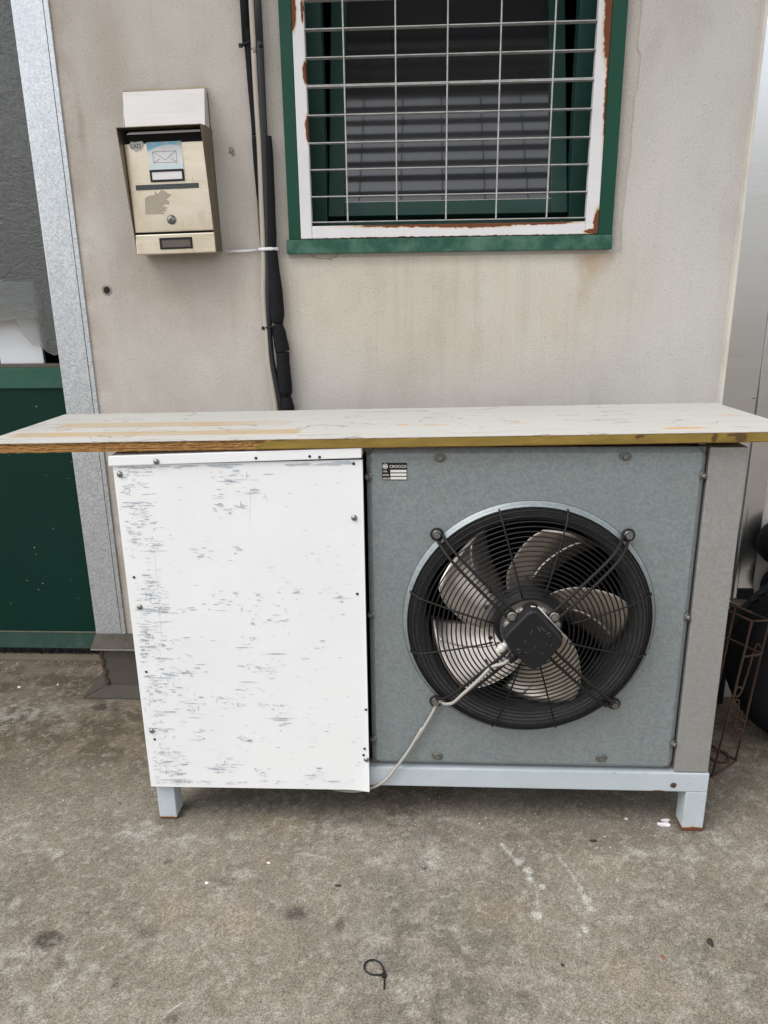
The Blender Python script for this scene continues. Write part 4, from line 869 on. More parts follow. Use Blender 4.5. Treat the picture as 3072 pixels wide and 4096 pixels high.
# pan-head screws and empty holes of the white panel
b = MB(); b.lathe([(.0001, -.0052), (.003, -.005), (.0056, -.0034), (.0072, -.0012), (.0078, 0)], (0, 0, 0), 'Y', 18); b.box(-.0034, .0034, -.0054, -.0044, -.0006, .0006); b.box(-.0006, .0006, -.0054, -.0044, -.0034, .0034)
scr = None
for zx, zy in ((652, 150), (497, 205), (1469, 385), (580, 755), (630, 1268), (1520, 1387)):
    x, z = zp(zx, zy); y_ = WY - .0062 if zy == 150 else WY - .0004
    if scr is None: scr = b.build('screw', M['zinc'], unit, loc=(0, 0, 0)); scr.location = Vector((x, y_, z)) - uo; scr['org'] = [x, y_, z]
    else: dup(scr, unit, (x, y_, z), (0, rr.uniform(0, 3), 0))
b = MB(); b.lathe([(.0001, -.0006), (.0028, -.0006), (.0036, -.0001)], (0, 0, 0), 'Y', 12); hol = None
for zx, zy in ((1064, 135), (1286, 128), (1327, 131), (1467, 160), (556, 631), (1482, 700), (607, 1023), (642, 1303), (1518, 1180), (1512, 1342), (1508, 1368)):
    x, z = zp(zx, zy); y_ = WY - .0064 if zy < 140 else WY - .0012
    if hol is None: hol = b.build('screw_hole', M['ink'], unit, loc=(0, 0, 0)); hol.location = Vector((x, y_, z)) - uo; hol['org'] = [x, y_, z]
    else: dup(hol, unit, (x, y_, z))
# hex flange bolts on the fan panel
def hexbolt(mb, c, r=.0065, h=.006, fr=.0105):
    mb.lathe([(fr, 0), (fr, -.0012), (r * 1.1, -.0018)], c, 'Y', 20)
    mb.prism([(c[0] + r * math.cos(a), c[1] - .0012, c[2] + r * math.sin(a)) for a in (j * math.pi / 3 for j in range(6))], (0, -h, 0), .0006)
b = MB(); hexbolt(b, (0, 0, 0)); b.prism([(.0165 * math.cos(a) * (1.0 if abs(math.cos(a)) > .5 else .75), -.0004, .012 * math.sin(a)) for a in (j * math.pi / 8 for j in range(16))], (0, .0003, 0)); hb = None
for (x, z) in ((.039, 1.047), (.474, 1.050), (.039, .222), (.476, .226)):
    if hb is None: hb = b.build('flange_bolt', M['dull_zinc'], unit, loc=(0, 0, 0)); hb.location = Vector((x, YU - .0004, z)) - uo; hb['org'] = [x, YU, z]
    else: dup(hb, unit, (x, YU - .0004, z), (0, rr.uniform(-.3, .3), 0))
b = MB(); hexbolt(b, (0, 0, 0), .0062, .007, .0115); sb = b.build('edge_bolt', M['dull_zinc'], unit, loc=(0, 0, 0)); sb.location = Vector((.6585, YU + .003, 1.002)) - uo; sb.rotation_euler = (0, 0, R(40)); sb['org'] = [.659, YU, 1.0]
for (x, z, a) in ((.6592, .637, 40), (.6598, .272, 40), (-.133, 1.0, -40), (-.133, .636, -40), (-.133, .271, -40)): dup(sb, unit, (x, YU + .003, z), (0, 0, R(a)))

# maker's plate
b = MB(); cxp, czp = -.070, 1.0135
b.prism([(cxp - .0302, YU - .0012, czp - .0215), (cxp + .0302, YU - .0012, czp - .0215), (cxp + .0302, YU - .0012, czp + .0215), (cxp - .0302, YU - .0012, czp + .0215)], (0, .0012, 0), .0004)
pl = b.build('name_plate', M['plastic'], unit, label='small black maker plate with white print')
yp = YU - .0016
text_mesh('CROCCO', .0092, 'plate_text', M['print_white'], pl, (cxp - .0118, yp, czp + .0095), width=.0405, bold=.0001)
for i, t_ in enumerate(('TYPE:', 'MOTOR:', 'SERIE NR')):
    text_mesh(t_, .0056, 'plate_text', M['print_white'], pl, (cxp - .0284, yp, czp - .0018 - i * .0087), width=(.0110, .0150, .0172)[i], bold=.0001)
    b = MB(); b.box(cxp - .0098, cxp + .0288, yp, yp + .0003, czp - .0020 - i * .0087, czp + .0042 - i * .0087); b.build('blank_field', M['print_white'], pl)
b = MB(); ec = (cxp - .0224, czp + .0130)
for j in range(24):
    a0, a1 = 2 * math.pi * j / 24, 2 * math.pi * (j + 1) / 24
    b.face([(ec[0] + .0065 * math.cos(a0), yp, ec[1] + .0065 * math.sin(a0)), (ec[0] + .0065 * math.cos(a1), yp, ec[1] + .0065 * math.sin(a1)), (ec[0] + .0054 * math.cos(a1), yp, ec[1] + .0054 * math.sin(a1)), (ec[0] + .0054 * math.cos(a0), yp, ec[1] + .0054 * math.sin(a0))])
for j in range(8):
    if j in (0, 4): continue
    a = j * math.pi / 4; line(b, (ec[0] + .0012 * math.cos(a), ec[1] + .0012 * math.sin(a)), (ec[0] + .0056 * math.cos(a), ec[1] + .0056 * math.sin(a)), yp - .0001, .0006)
b.box(ec[0] - .0060, ec[0] + .0060, yp - .0001, yp + .0001, ec[1] - .0009, ec[1] + .0009)
b.build('plate_emblem', M['print_white'], pl)

# ---- fan: hub, five swept blades, motor, terminal box
fan = bpy.data.objects.new('fan', None); col.objects.link(fan); fan.parent = unit; fan['org'] = list(uo)
lead = [(.080, 126), (.105, 121), (.142, 113), (.178, 103), (.223, 92), (.248, 84)]; trail = [(.080, 58), (.105, 55), (.158, 51), (.21, 46.5), (.235, 43.5), (.248, 42)]
def itp(tb, r):
    for (r0, a0), (r1, a1) in zip(tb, tb[1:]):
        if r <= r1: return a0 + (a1 - a0) * (r - r0) / (r1 - r0)
    return tb[-1][1]
n = NM('blade_metal', uo); sp_ = n.mr(n.noise(240, 3, .7), .62, .72); bm_ = n.done(n.mix(n.ma('MULTIPLY', sp_, .35), n.mix(n.noise(12, 3), lin(204, 194, 186), lin(220, 210, 202)), lin(140, 118, 102)), .30, .92)
def bladept(r, u, rot):
    aL, aT = itp(lead, r), itp(trail, r)
    a = R(aL + (aT - aL) * u) + rot
    r2 = min(r, .2485 - .020 * u * u * 0)
    s_ = (u - .5); chord = R(aL - aT) * r
    y = .036 + s_ * chord * .56 - .014 * math.cos(math.pi * s_) + .006 * math.exp(-((u - .55) / .05) ** 2) * 0
    return Vector((FC.x + r2 * math.cos(a), YU + y, FC.z + r2 * math.sin(a)))
for kb in range(5):
    rot = -kb * 2 * math.pi / 5; mb = MB(); nr, nu = 14, 16; grid = []
    for i in range(nr + 1):
        r = .080 + .168 * i / nr; row = []
        for j in range(nu + 1):
            row.append(bladept(r, j / nu, rot))
        grid.append(row)
    A = [[mb.bm.verts.new(q) for q in row] for row in grid]; B2 = [[mb.bm.verts.new(q + Vector((0, .0018, 0))) for q in row] for row in grid]
    for i in range(nr):
        for j in range(nu):
            mb.bm.faces.new((A[i][j], A[i][j + 1], A[i + 1][j + 1], A[i + 1][j])); mb.bm.faces.new((B2[i][j], B2[i + 1][j], B2[i + 1][j + 1], B2[i][j + 1]))
    for i in range(nr):
        mb.bm.faces.new((A[i][0], A[i + 1][0], B2[i + 1][0], B2[i][0])); mb.bm.faces.new((A[i][nu], B2[i][nu], B2[i + 1][nu], A[i + 1][nu]))
    for j in range(nu): mb.bm.faces.new((A[nr][j], A[nr][j + 1], B2[nr][j + 1], B2[nr][j]))
    bl = mb.build('blade', bm_, fan, smooth=True)
    for rv, uv in ((.108, .42), (.112, .70)):
        q = bladept(rv, uv, rot); mb = MB(); mb.lathe([(.0001, -.0035), (.005, -.003), (.0068, .001)], q, 'Y', 10); mb.build('rivet', M['weld'], bl)
    c1 = [bladept(.10 + .14 * t / 10, .56 + .18 * (t / 10), rot) + Vector((0, -.001, 0)) for t in range(11)]
    mb = MB(); mb.tube(c1, .0022, 6, flat=(Vector((0, 1, 0)), .6, 1.6)); mb.build('stiffening_rib', bm_, bl)
    mb = MB(); ed = [bladept(.084 + .163 * t / 14, 0, rot) for t in range(15)]; mb.tube(ed, .0013, 6); mb.build('leading_edge', simple('bare_edge', lin(200, 196, 188), .4, .4) if kb == 0 else bpy.data.materials['bare_edge'], bl)
b = MB(); b.lathe([(.0001, -.028), (.070, -.028), (.082, -.022), (.088, -.010), (.088, .055), (.0001, .055)], FC, 'Y', 48); b.build('hub', M['hub'], fan)
b = MB(); b.lathe([(.0001, -.078), (.058, -.078), (.066, -.074), (.0705, -.068), (.0705, -.050), (.074, -.048), (.074, -.040), (.068, -.036), (.068, -.026)], FC, 'Y', 48)
for j in range(8):
    a = R(22.5 + 45 * j); c_ = FC + Vector((.062 * math.cos(a), -.078, .062 * math.sin(a))); b.lathe([(.0001, -.004), (.010, -.004), (.012, .004)], c_, 'Y', 12)
b.build('motor', M['alu'], unit)
cap = [(-.008, .081), (.004, .081), (.066, .012), (.0735, -.002), (.0725, -.016), (.046, -.052), (.022, -.078), (.008, -.085), (-.006, -.084), (-.053, -.036), (-.0725, -.004), (-.0745, .006), (-.066, .020), (-.020, .074)]
b = MB(); lay = [(1.0, -.066), (1.0, -.086), (.985, -.092), (.93, -.106), (.86, -.1095)]
rings = [[b.bm.verts.new((FC.x + x * s_, YU + y, FC.z + z * s_)) for x, z in cap] for s_, y in lay]
for A_, B_ in zip(rings, rings[1:]):
    for j in range(len(cap)): b.bm.faces.new((A_[j], A_[(j + 1) % len(cap)], B_[(j + 1) % len(cap)], B_[j]))
b.bm.faces.new(rings[-1]); b.bm.faces.new(rings[0][::-1]); bmesh.ops.recalc_face_normals(b.bm, faces=b.bm.faces)
tb = b.build('terminal_box', M['plastic'], unit)
b = MB(); rr2 = random.Random(3)
for i in range(16):
    x, z = rr2.uniform(-.04, .045), rr2.uniform(-.055, .04); a = rr2.uniform(0, 3.1); L = rr2.uniform(.003, .014)
    if abs(x) + abs(z) < .058: line(b, (FC.x + x - L * math.cos(a) / 2, FC.z + z - L * math.sin(a) / 2), (FC.x + x + L * math.cos(a) / 2, FC.z + z + L * math.sin(a) / 2), YU - .1100, .00035)
b.build('scuff_marks', M['alu'], tb)
for (x, z) in ((.036, .014), (-.034, -.030)):
    b = MB(); b.lathe([(.0001, -.001), (.004, -.0015), (.0058, -.003), (.007, .001)], (FC.x + x, YU - .1095, FC.z + z), 'Y', 14); b.build('cover_screw', M['hub'], tb)
b = MB(); b.tube([(FC.x + .010, YU - .0875, FC.z + .0765), (FC.x + .069, YU - .0875, FC.z + .0105)], .0016, 6); b.tube([(FC.x - .008, YU - .093, FC.z + .0805), (FC.x + .004, YU - .093, FC.z + .0785)], .0018, 6); b.build('worn_edge', M['plastic_grey'], tb)

# ---- wire guard: rings, spokes, four double support rods
guard = bpy.data.objects.new('fan_guard', None); col.objects.link(guard); guard.parent = unit; guard['org'] = list(uo)
def gy(r):                                       # how far the guard stands in front of the panel at radius r
    if r > .282: return .012 + (.303 - r) / .021 * .026
    return .038 + .030 * math.sin(math.pi / 2 * min(1, (.282 - r) / .19))
def ring(r, y, wr):
    mb = MB(); mb.tube([(FC.x + r * math.cos(a), YU - y, FC.z + r * math.sin(a)) for a in (2 * math.pi * j / 80 for j in range(80))], wr, 6, closed=True); mb.build('ring', M['guard'], guard)
for y in (.006, .015): ring(.3035, y, .0022)
r = .3015; 
for rr_, in ((.2965,), (.2865,)): ring(rr_, gy(rr_), .0020)
for i in range(17): ring(.2755 - i * .0115, gy(.2755 - i * .0115), .0019)
for kq in range(4):
    for s_ in (-15.5, 15.5):
        a = R(90 * kq + s_); ca, sa = math.cos(a), math.sin(a)
        pr = [(.3065, .002), (.3068, .020), (.300, .0225), (.283, .0425), (.272, .0445)] + [(.272 - .176 * i / 8, gy(.272 - .176 * i / 8) + .0040) for i in range(1, 9)]
        mb = MB(); mb.tube([(FC.x + q * ca, YU - y, FC.z + q * sa) for q, y in pr], .0024, 6); mb.build('spoke', M['guard'], guard)
for kq in range(4):
    a = R(45 + 90 * kq); ca, sa = math.cos(a), math.sin(a); tx, tz_ = -sa, ca
    arm = bpy.data.objects.new('support_arm', None); col.objects.link(arm); arm.parent = guard; arm['org'] = list(uo)
    mb = MB()
    for s_ in (-1, 1):
        pr = [(.068, .082, .010), (.10, .084, .0105), (.20, .076, .0105), (.262, .064, .010), (.292, .045, .0095), (.312, .018, .009), (.318, .006, .009)]
        mb.tube(smooth([Vector((FC.x + q * ca + s_ * o * tx, YU - y, FC.z + q * sa + s_ * o * tz_)) for q, y, o in pr], 5), .0040, 8)
    c_ = Vector((FC.x + .327 * ca, YU - .005, FC.z + .327 * sa))
    mb.tube([(c_.x + .0115 * math.cos(q), c_.y, c_.z + .0115 * math.sin(q)) for q in (2 * math.pi * j / 20 for j in range(20))], .0052, 8, closed=True)
    ob = mb.build('support_rod', M['guard_rust'], guard); 
    bpy.data.objects.remove(arm)
    mb = MB(); hexbolt(mb, c_ + Vector((0, -.004, 0)), .0085, .008, .0112); mb.build('bolt', M['dull_zinc'] if kq > 1 else M['zinc'], guard)
    if kq < 2:
        c2 = Vector((FC.x + .071 * ca, YU - .087, FC.z + .071 * sa)); mb = MB(); hexbolt(mb, c2, .0072, .008, .012); mb.build('bolt', M['alu'], guard)
        mb = MB(); mb.prism([(FC.x + (.071 + dr) * ca + o * tx, YU - .0855, FC.z + (.071 + dr) * sa + o * tz_) for dr, o in ((-.013, -.014), (.016, -.014), (.016, .014), (-.013, .014))], (0, .004, 0), .001); mb.build('mounting_tab', M['guard_rust'], guard)
# cable glands and the power cable
d_ = Vector((-.70, -.05, -.71)).normalized()
g0 = FC + Vector((-.060, -.078, -.026)); b = MB(); b.tube([g0, g0 + d_ * .010], .0085, 12); b.tube([g0 + d_ * .0095, g0 + d_ * .024], .0105, 8); b.tube([g0 + d_ * .0235, g0 + d_ * .030], .0075, 12); b.build('cable_gland', M['plastic_grey'], unit)
g1 = FC + Vector((-.036, -.080, -.052)); d2 = Vector((-.72, -.08, -.69)).normalized(); b = MB(); b.tube([g1, g1 + d2 * .016], .0125, 12); b.tube([g1 + d2 * .0155, g1 + d2 * .026], .0105, 12); b.build('cable_gland', M['plastic'], unit)
zg = lambda x, y, Y: onY(1650 + .6028 * x, 2050 + .6028 * y, Y)
pts = [g1 + d2 * .020, zg(600, 1003, YU - .098), zg(520, 1030, YU - .098), zg(430, 1120, YU - .094), zg(340, 1200, YU - .086), zg(270, 1262, YU - .070), zg(215, 1270, YU - .045), zg(190, 1255, YU - .018), zg(165, 1270, YU - .010), zg(110, 1370, YU - .010), zg(20, 1515, YU - .010)]
z5 = lambda x, y, Y: onY(1400 + .3617 * x, 2800 + .3617 * y, Y)
pts += [z5(800, 310, YU - .010), z5(650, 560, YU - .010), z5(520, 735, YU - .012), z5(430, 850, YU - .012), z5(340, 925, YU - .010), z5(240, 970, YU - .003), z5(120, 1000, YU + .012), z5(0, 1008, YU + .03), z5(-150, 990, YU + .07), z5(-330, 950, YU + .14)]
b = MB(); b.tube(smooth(pts, 5), .0042, 10); b.build('power_cable', M['grey_cable'], unit)
b = MB(); p = zg(520, 1025, YU - .098); b.tube([p + Vector((-.012, .008, .016)), p + Vector((-.006, -.008, .008)), p + Vector((.004, -.009, -.006)), p + Vector((.012, .004, -.014))], .0026, 6); b.build('cable_tie', M['plastic'], unit)

# ------------------------------------------------------------------ plywood shelf lying on the unit
sh_ = thing('plywood_shelf', (-.1, 1.97, 1.07), 'weathered white plywood board lying across the cooling unit', 'board')
so = org_of(sh_)
T = .026
cTL, cTR = Vector((-1.078, 1.745, 1.0895)), Vector((.868, 1.745, 1.1145)); cBL, cBR = Vector((-1.067, 2.19, 1.0855)), Vector((.850, 2.255, 1.1005))
def shp(u, v, d=0.0):                            # u along the length, v from front to back, d below the top face
    return cTL.lerp(cTR, u).lerp(cBL.lerp(cBR, u), v) - Vector((0, 0, d))
n = NM('weathered_veneer', so); x, y, z = n.xyz()
gr_ = n.noise(1, 4, .6, n.scl(n.warp(.03, 5), 5, 90, 1)); c = n.mix(n.mr(gr_, .3, .7), lin(190, 188, 183), lin(198, 196, 191))
c = n.mix(n.ma('MULTIPLY', n.mr(n.noise(4, 4), .45, .7), .35), c, lin(186, 184, 178))
contour = n.noise(1, 3, .55, n.scl(n.warp(.14, 5, 3), 1.6, 6, 1)); ln = n.ma('ABSOLUTE', n.ma('SUBTRACT', n.ma('FRACT', n.ma('MULTIPLY', contour, 9)), .5))
c = n.mix(n.ma('MULTIPLY', n.mr(ln, .045, .0), n.mr(n.noise(3, 2), .36, .5, .1, .75)), c, lin(126, 116, 104))
Pq = n.warp(.02, 40, 3); Pq2 = n.warp(.008, 60, 3)
def strip(cx, cy, rx, ry): 
    ax = n.mr(n.ma('ABSOLUTE', n.ma('SUBTRACT', n.xyz(Pq2)[0], cx)), rx, rx - .01); ay = n.mr(n.ma('ABSOLUTE', n.ma('SUBTRACT', n.xyz(Pq2)[1], cy)), ry, ry - .004); return n.ma('MULTIPLY', ax, ay)
q0 = onZ(230, 1705, 1.089); q1 = onZ(1180, 1685, 1.097); q2 = onZ(20, 1752, 1.088); q3 = onZ(1215, 1718, 1.097)
tanm = n.mx(n.ma('MULTIPLY', strip((q0.x + q1.x) / 2, (q0.y + q1.y) / 2, (q1.x - q0.x) / 2, .040), n.mr(x, -.40, -.55, .35, .95)), strip((q2.x + q3.x) / 2, (q2.y + q3.y) / 2, (q3.x - q2.x) / 2, .034))
c = n.mix(n.ma('MULTIPLY', tanm, n.ma('MULTIPLY', n.mr(gr_, .3, .7, .6, 1.0), n.mr(n.noise(7, 4, .7), .3, .6, .6, 1.0))), c, n.mix(n.noise(16, 4, .6), lin(176, 150, 112), lin(196, 170, 130)))
oq = onZ(2740, 1708, 1.112); o2 = onZ(1750, 1700, 1.10); o3 = onZ(1610, 1698, 1.10); o4 = onZ(2060, 1692, 1.104); o5 = onZ(2900, 1655, 1.11)
orange = n.mx(n.ell(Pq, (oq.x, oq.y, 0), (.055, .012, None), .25), n.ma('MULTIPLY', n.ell(Pq, (o2.x, o2.y, 0), (.035, .010, None), .4), .6), n.ma('MULTIPLY', n.ell(Pq, (o3.x, o3.y, 0), (.02, .012, None), .4), .6), n.ma('MULTIPLY', n.ell(Pq, (o4.x, o4.y, 0), (.03, .006, None), .4), .6), n.ma('MULTIPLY', n.ell(Pq, (o5.x, o5.y, 0), (.03, .012, None), .4), .35))
c = n.mix(n.ma('MULTIPLY', orange, .85), c, lin(208, 152, 82))
bk = n.mr(n.ma('ADD', x, n.ma('MULTIPLY', n.noise(8, 3), .3)), -.78, -.95, 0, .5); c = n.mix(n.ma('MULTIPLY', bk, n.mr(n.noise(1, 4, .6, n.scl(n.P, 8, 40, 1)), .45, .65)), c, lin(128, 118, 104))
ven = n.done(c, .8, 0, n.bump(gr_, .2, .001), .2)
b = MB(); NU = 90; rr = random.Random(17)
off = [rr.uniform(-.0012, .0012) for _ in range(NU + 1)]
tp_ = [(shp(i / NU, 0) + Vector((0, off[i], 0)), shp(i / NU, 1) + Vector((0, rr.uniform(-.003, .003), 0))) for i in range(NU + 1)]
for (a0, a1), (b0, b1) in zip(tp_, tp_[1:]):
    b.face([a0, b0, b1, a1]); b.face([a0, b0, b0 - Vector((0, 0, .0016)), a0 - Vector((0, 0, .0016))]); b.face([a1, b1, b1 - Vector((0, 0, .0016)), a1 - Vector((0, 0, .0016))])
for u in (0, 1): b.face([shp(u, 0), shp(u, 1), shp(u, 1, .0016), shp(u, 0, .0016)])
b.build('top_veneer', ven, sh_)
plycols = [lin(150, 108, 62), lin(104, 70, 42)]
n = NM('plywood_edge', so); x, y, z = n.xyz(); gg = n.noise(1, 4, .7, n.scl(n.P, 26, 60, 500)); g2 = n.noise(1, 4, .7, n.scl(n.P, 160, 60, 300))
c = n.mix(n.mr(gg, .35, .65), lin(142, 104, 62), lin(190, 146, 92))
c = n.mix(n.ma('MULTIPLY', n.mr(g2, .56, .68), .6), c, lin(74, 54, 38)); edg = n.done(c, .85, 0, n.bump(gg, .6, .002), .15)
for ip in range(8):                              # plies, each with its own ragged front edge
    b = MB(); d0, d1 = .0018 + ip * .0030, .0018 + ip * .0030 + .0026
    inset = .0006 if ip % 2 == 0 else .0024
    fr_ = []
    for i in range(181):
        u = i / 180; xx = shp(u, 0).x
        rag = (.0030 if xx < -.33 else .0008) * (1.6 if ip < 3 else .7)
        fr_.append((shp(u, 0, d0) + Vector((0, inset + abs(rr.gauss(0, 1)) * rag, 0)), u))
    for (p0, u0), (p1, u1) in zip(fr_, fr_[1:]):
        dz = Vector((0, 0, d1 - d0)); q0, q1 = shp(u0, .08, d0), shp(u1, .08, d0)
        b.face([p0 - dz, p1 - dz, p1, p0]); b.face([p0, p1, q1, q0]); b.face([p0 - dz, p1 - dz, q1 - dz, q0 - dz])
    b.build('ply', edg, sh_)
b = MB(); b.hexa([shp(.001, .02, T), shp(.999, .02, T), shp(.999, .02, .0022), shp(.001, .02, .0022), shp(.001, .995, T), shp(.999, .995, T), shp(.999, .995, .0022), shp(.001, .995, .0022)]); b.build('core', edg, sh_)
n = NM('gold_edge_band', so); x, y, z = n.xyz(); gg = n.noise(90, 4, .6); c = n.mix(n.mr(n.noise(1, 3, .6, n.scl(n.P, 10, 1, 40)), .3, .7), lin(128, 108, 52), lin(160, 134, 66))
pa = n.warp(.012, 60); tears = n.mx(*[n.ell(pa, (xx, 1.744, zz), (rx, None, rz), .3) for xx, zz, rx, rz in ((.495, 1.103, .010, .006), (.665, 1.100, .006, .012), (.722, 1.100, .013, .014), (.71, 1.106, .02, .004))])
c = n.mix(n.ma('MULTIPLY', tears, .9), c, lin(92, 68, 44)); c = n.mix(n.ma('MULTIPLY', n.mr(gg, .55, .75), .3), c, lin(104, 86, 42))
gold = n.done(c, .45, .35, n.bump(gg, .3, .001))
b = MB(); NU = 120; u0 = (-.372 + 1.078) / 1.946
for i in range(NU):
    ua, ub = u0 + (1 - u0) * i / NU, u0 + (1 - u0) * (i + 1) / NU
    ta = .004 + (.0015 * abs(math.sin(i * 1.7)) * .3); ba = .0225 + .0005 * math.sin(i * .9)
    if i == 0: ta, ua_b = .011, ua - .012
    y_ = Vector((0, -.0016, 0))
    A0, A1, B0, B1 = shp(ua, 0, .0225) + y_, shp(ub, 0, .0225) + y_, shp(ub, 0, .0035) + y_, shp(ua, 0, .0035) + y_
    if i == 0: A0 = shp(ua - .015, 0, .0225) + y_
    b.face([A0, A1, B0, B1]); b.face([A0, A1, A1 - y_ * 2, A0 - y_ * 2]); b.face([B1, B0, B0 - y_ * 2, B1 - y_ * 2])
b.build('edge_band', gold, sh_, label='gold painted edge band along the right part')

# ------------------------------------------------------------------ right side: rusty wire rack, tyres
rk = thing('wire_rack', (.95, 2.1, 0), 'rusty bent wire rack standing between cooling unit and tyre', 'rack')
zr = lambda x, y, Y: onY(2800 + .3617 * x, 2350 + .3617 * y, Y)
f1, f2 = onZ(2800 + .3617 * 130, 2350 + .3617 * 2085, .006), onZ(2800 + .3617 * 390, 2350 + .3617 * 1915, .006)
f3 = f2 + (onZ(2800 + .3617 * 130, 2350 + .3617 * 1750, .006) - f2) * 1.25; f4 = f1 + (f3 - f2)
t1 = zr(575, 372, f1.y - .01)
def zh(x, y): return onZ(2800 + .3617 * x, 2350 + .3617 * y, t1.z)
t2 = t1 + (zh(752, 366) - t1) * 1.1; t4 = t1 + (zh(325, 260) - t1) * 1.5; t3 = t2 + t4 - t1
def rod(nm, pts, r=.0034, par=rk): mb = MB(); mb.tube(pts, r, 6); return mb.build(nm, M['rusty'], par)
rod('leg', [t1, zr(330, 1360, f1.y - .005), f1]); rod('leg', [t2, zr(650, 830, f2.y - .01), zr(480, 1560, f2.y), f2]); rod('leg', [t3, f3]); rod('leg', [t4, f4])
rod('top_hoop', [t1, t2, t3, t4, t1]); rod('top_hoop', [t1 + Vector((0, .01, .022)), t4 + Vector((0, 0, .022)), t3 + Vector((0, 0, .022))])
rod('base_rod', [f1, f2 + Vector((.004, 0, 0)), f3]); rod('base_rod', [f1, f4, f3])
rod('cross_rod', [t1.lerp(f1, .22), t2.lerp(f2, .22), t3.lerp(f3, .22), t4.lerp(f4, .22)]); rod('cross_rod', [t4.lerp(f4, .7), t3.lerp(f3, .7), t2.lerp(f2, .7)])
ym = (f1.y + f2.y) / 2 - .006
rod('scroll', smooth([zr(600, 755, ym + .02), zr(640, 750, ym + .02), zr(672, 690, ym + .02), zr(650, 632, ym + .02), zr(612, 660, ym + .02), zr(540, 900, ym), zr(465, 1130, ym - .01), zr(420, 1200, ym - .015), zr(385, 1195, ym - .018), zr(400, 1120, ym - .018), zr(440, 1100, ym - .015), zr(465, 1130, ym - .012)], 5), .0028)
rod('scroll', smooth([zr(375, 1330, ym - .012), zr(370, 1360, ym - .012), zr(335, 1350, ym - .016), zr(370, 1260, ym - .016), zr(415, 1240, ym - .012), zr(430, 1290, ym - .008), zr(385, 1520, ym), zr(372, 1670, ym), zr(410, 1670, ym + .01), zr(465, 1580, ym + .02), zr(430, 1560, ym + .02), zr(400, 1590, ym + .016)], 5), .0028)
cR = onZ(2800 + .3617 * 205, 2350 + .3617 * 1855, .008); b = MB(); b.tube([(cR.x + .030 * math.cos(a), cR.y + .030 * math.sin(a), .006 + .003 * math.sin(a)) for a in (2 * math.pi * j / 24 for j in range(24))], .0045, 8, closed=True); b.build('base_ring', M['rusty'], rk)

def tyre(name, c, Ro, Ri, wd, axis, label, group):
    t = thing(name, c, label, 'tyre', group); h = wd / 2
    prof = [(Ri, -h * .70), (Ri + .008, -h * .80), (Ri + .030, -h * .95), ((Ro + Ri) / 2 + .006, -h), (Ro - .030, -h * .93), (Ro - .010, -h * .76), (Ro - .002, -h * .5), (Ro, 0), (Ro - .002, h * .5), (Ro - .010, h * .76), (Ro - .030, h * .93), ((Ro + Ri) / 2 + .006, h), (Ri + .030, h * .95), (Ri + .008, h * .80), (Ri, h * .70)]
    mb = MB(); mb.lathe(prof, c, axis, 56); mb.build('carcass', M['rubber'], t)
    mb = MB()
    for rq in (Ri + .016, Ri + .026, Ro - .040):
        mb.tube([Vector(c) + (Vector((rq * math.cos(a), -h * (.93 if rq > Ri + .02 else .88), rq * math.sin(a))) if axis == 'Y' else Vector((rq * math.cos(a), rq * math.sin(a), h * .93))) for a in (2 * math.pi * j / 48 for j in range(48))], .0028, 6, closed=True)
    mb.build('sidewall_ridge', M['rubber'], t)
    mb = MB()
    for j in range(64):
        a = 2 * math.pi * j / 64
        for s_ in (-1, 1):
            mb2 = []
            for da, hh_ in ((-.030, .10), (.030, .16), (.030, .72), (-.030, .66)):
                q = (Ro + .004 - .010 * (hh_ > .5)); an = a + da + hh_ * .06; v = (q * math.cos(an), s_ * hh_ * h, q * math.sin(an)) if axis == 'Y' else (q * math.cos(an), q * math.sin(an), s_ * hh_ * h); mb2.append(Vector(c) + Vector(v))
            mb.face(mb2)
    tag(mb.build('tread_blocks', M['rubber'], t), kind='stuff')
    return t
tyre('tyre', (1.264, 2.212, .301), .300, .175, .17, 'Y', 'black tyre standing upright beside the rusty wire rack', None)
def wheel(c, label):
    t = thing('rubber_wheel', c, label, 'wheel', 'small wheels hanging on the right wall'); h = .05; Ro = .079; Ri = .036
    prof = [(Ri, -h * .7), (Ri + .01, -h * .9), ((Ro + Ri) / 2, -h), (Ro - .014, -h * .9), (Ro - .004, -h * .6), (Ro, 0), (Ro - .004, h * .6), (Ro - .014, h * .9), ((Ro + Ri) / 2, h), (Ri, h * .7), (Ri, -h * .7)]
    mb = MB(); mb.lathe(prof, c, 'Y', 40); mb.build('carcass', M['rubber'], t)
    mb = MB(); mb.lathe([(.012, -h * .75), (Ri - .0005, -h * .6), (Ri - .0005, h * .6), (.012, h * .75), (.012, -h * .75)], c, 'Y', 24); mb.build('rim', M['hub'], t)
    mb = MB(); mb.tube([Vector((c[0], YW + .01, c[2])), Vector((c[0], c[1] - h - .012, c[2])), Vector((c[0], c[1] - h - .014, c[2] + .02))], .006, 8); mb.build('wall_hook', M['rusty'], wall)
wheel((1.176, 2.405, .615), 'upper small black rubber wheel on the wall at the right edge')
wheel((1.208, 2.405, .455), 'lower small black rubber wheel on the wall at the right edge')

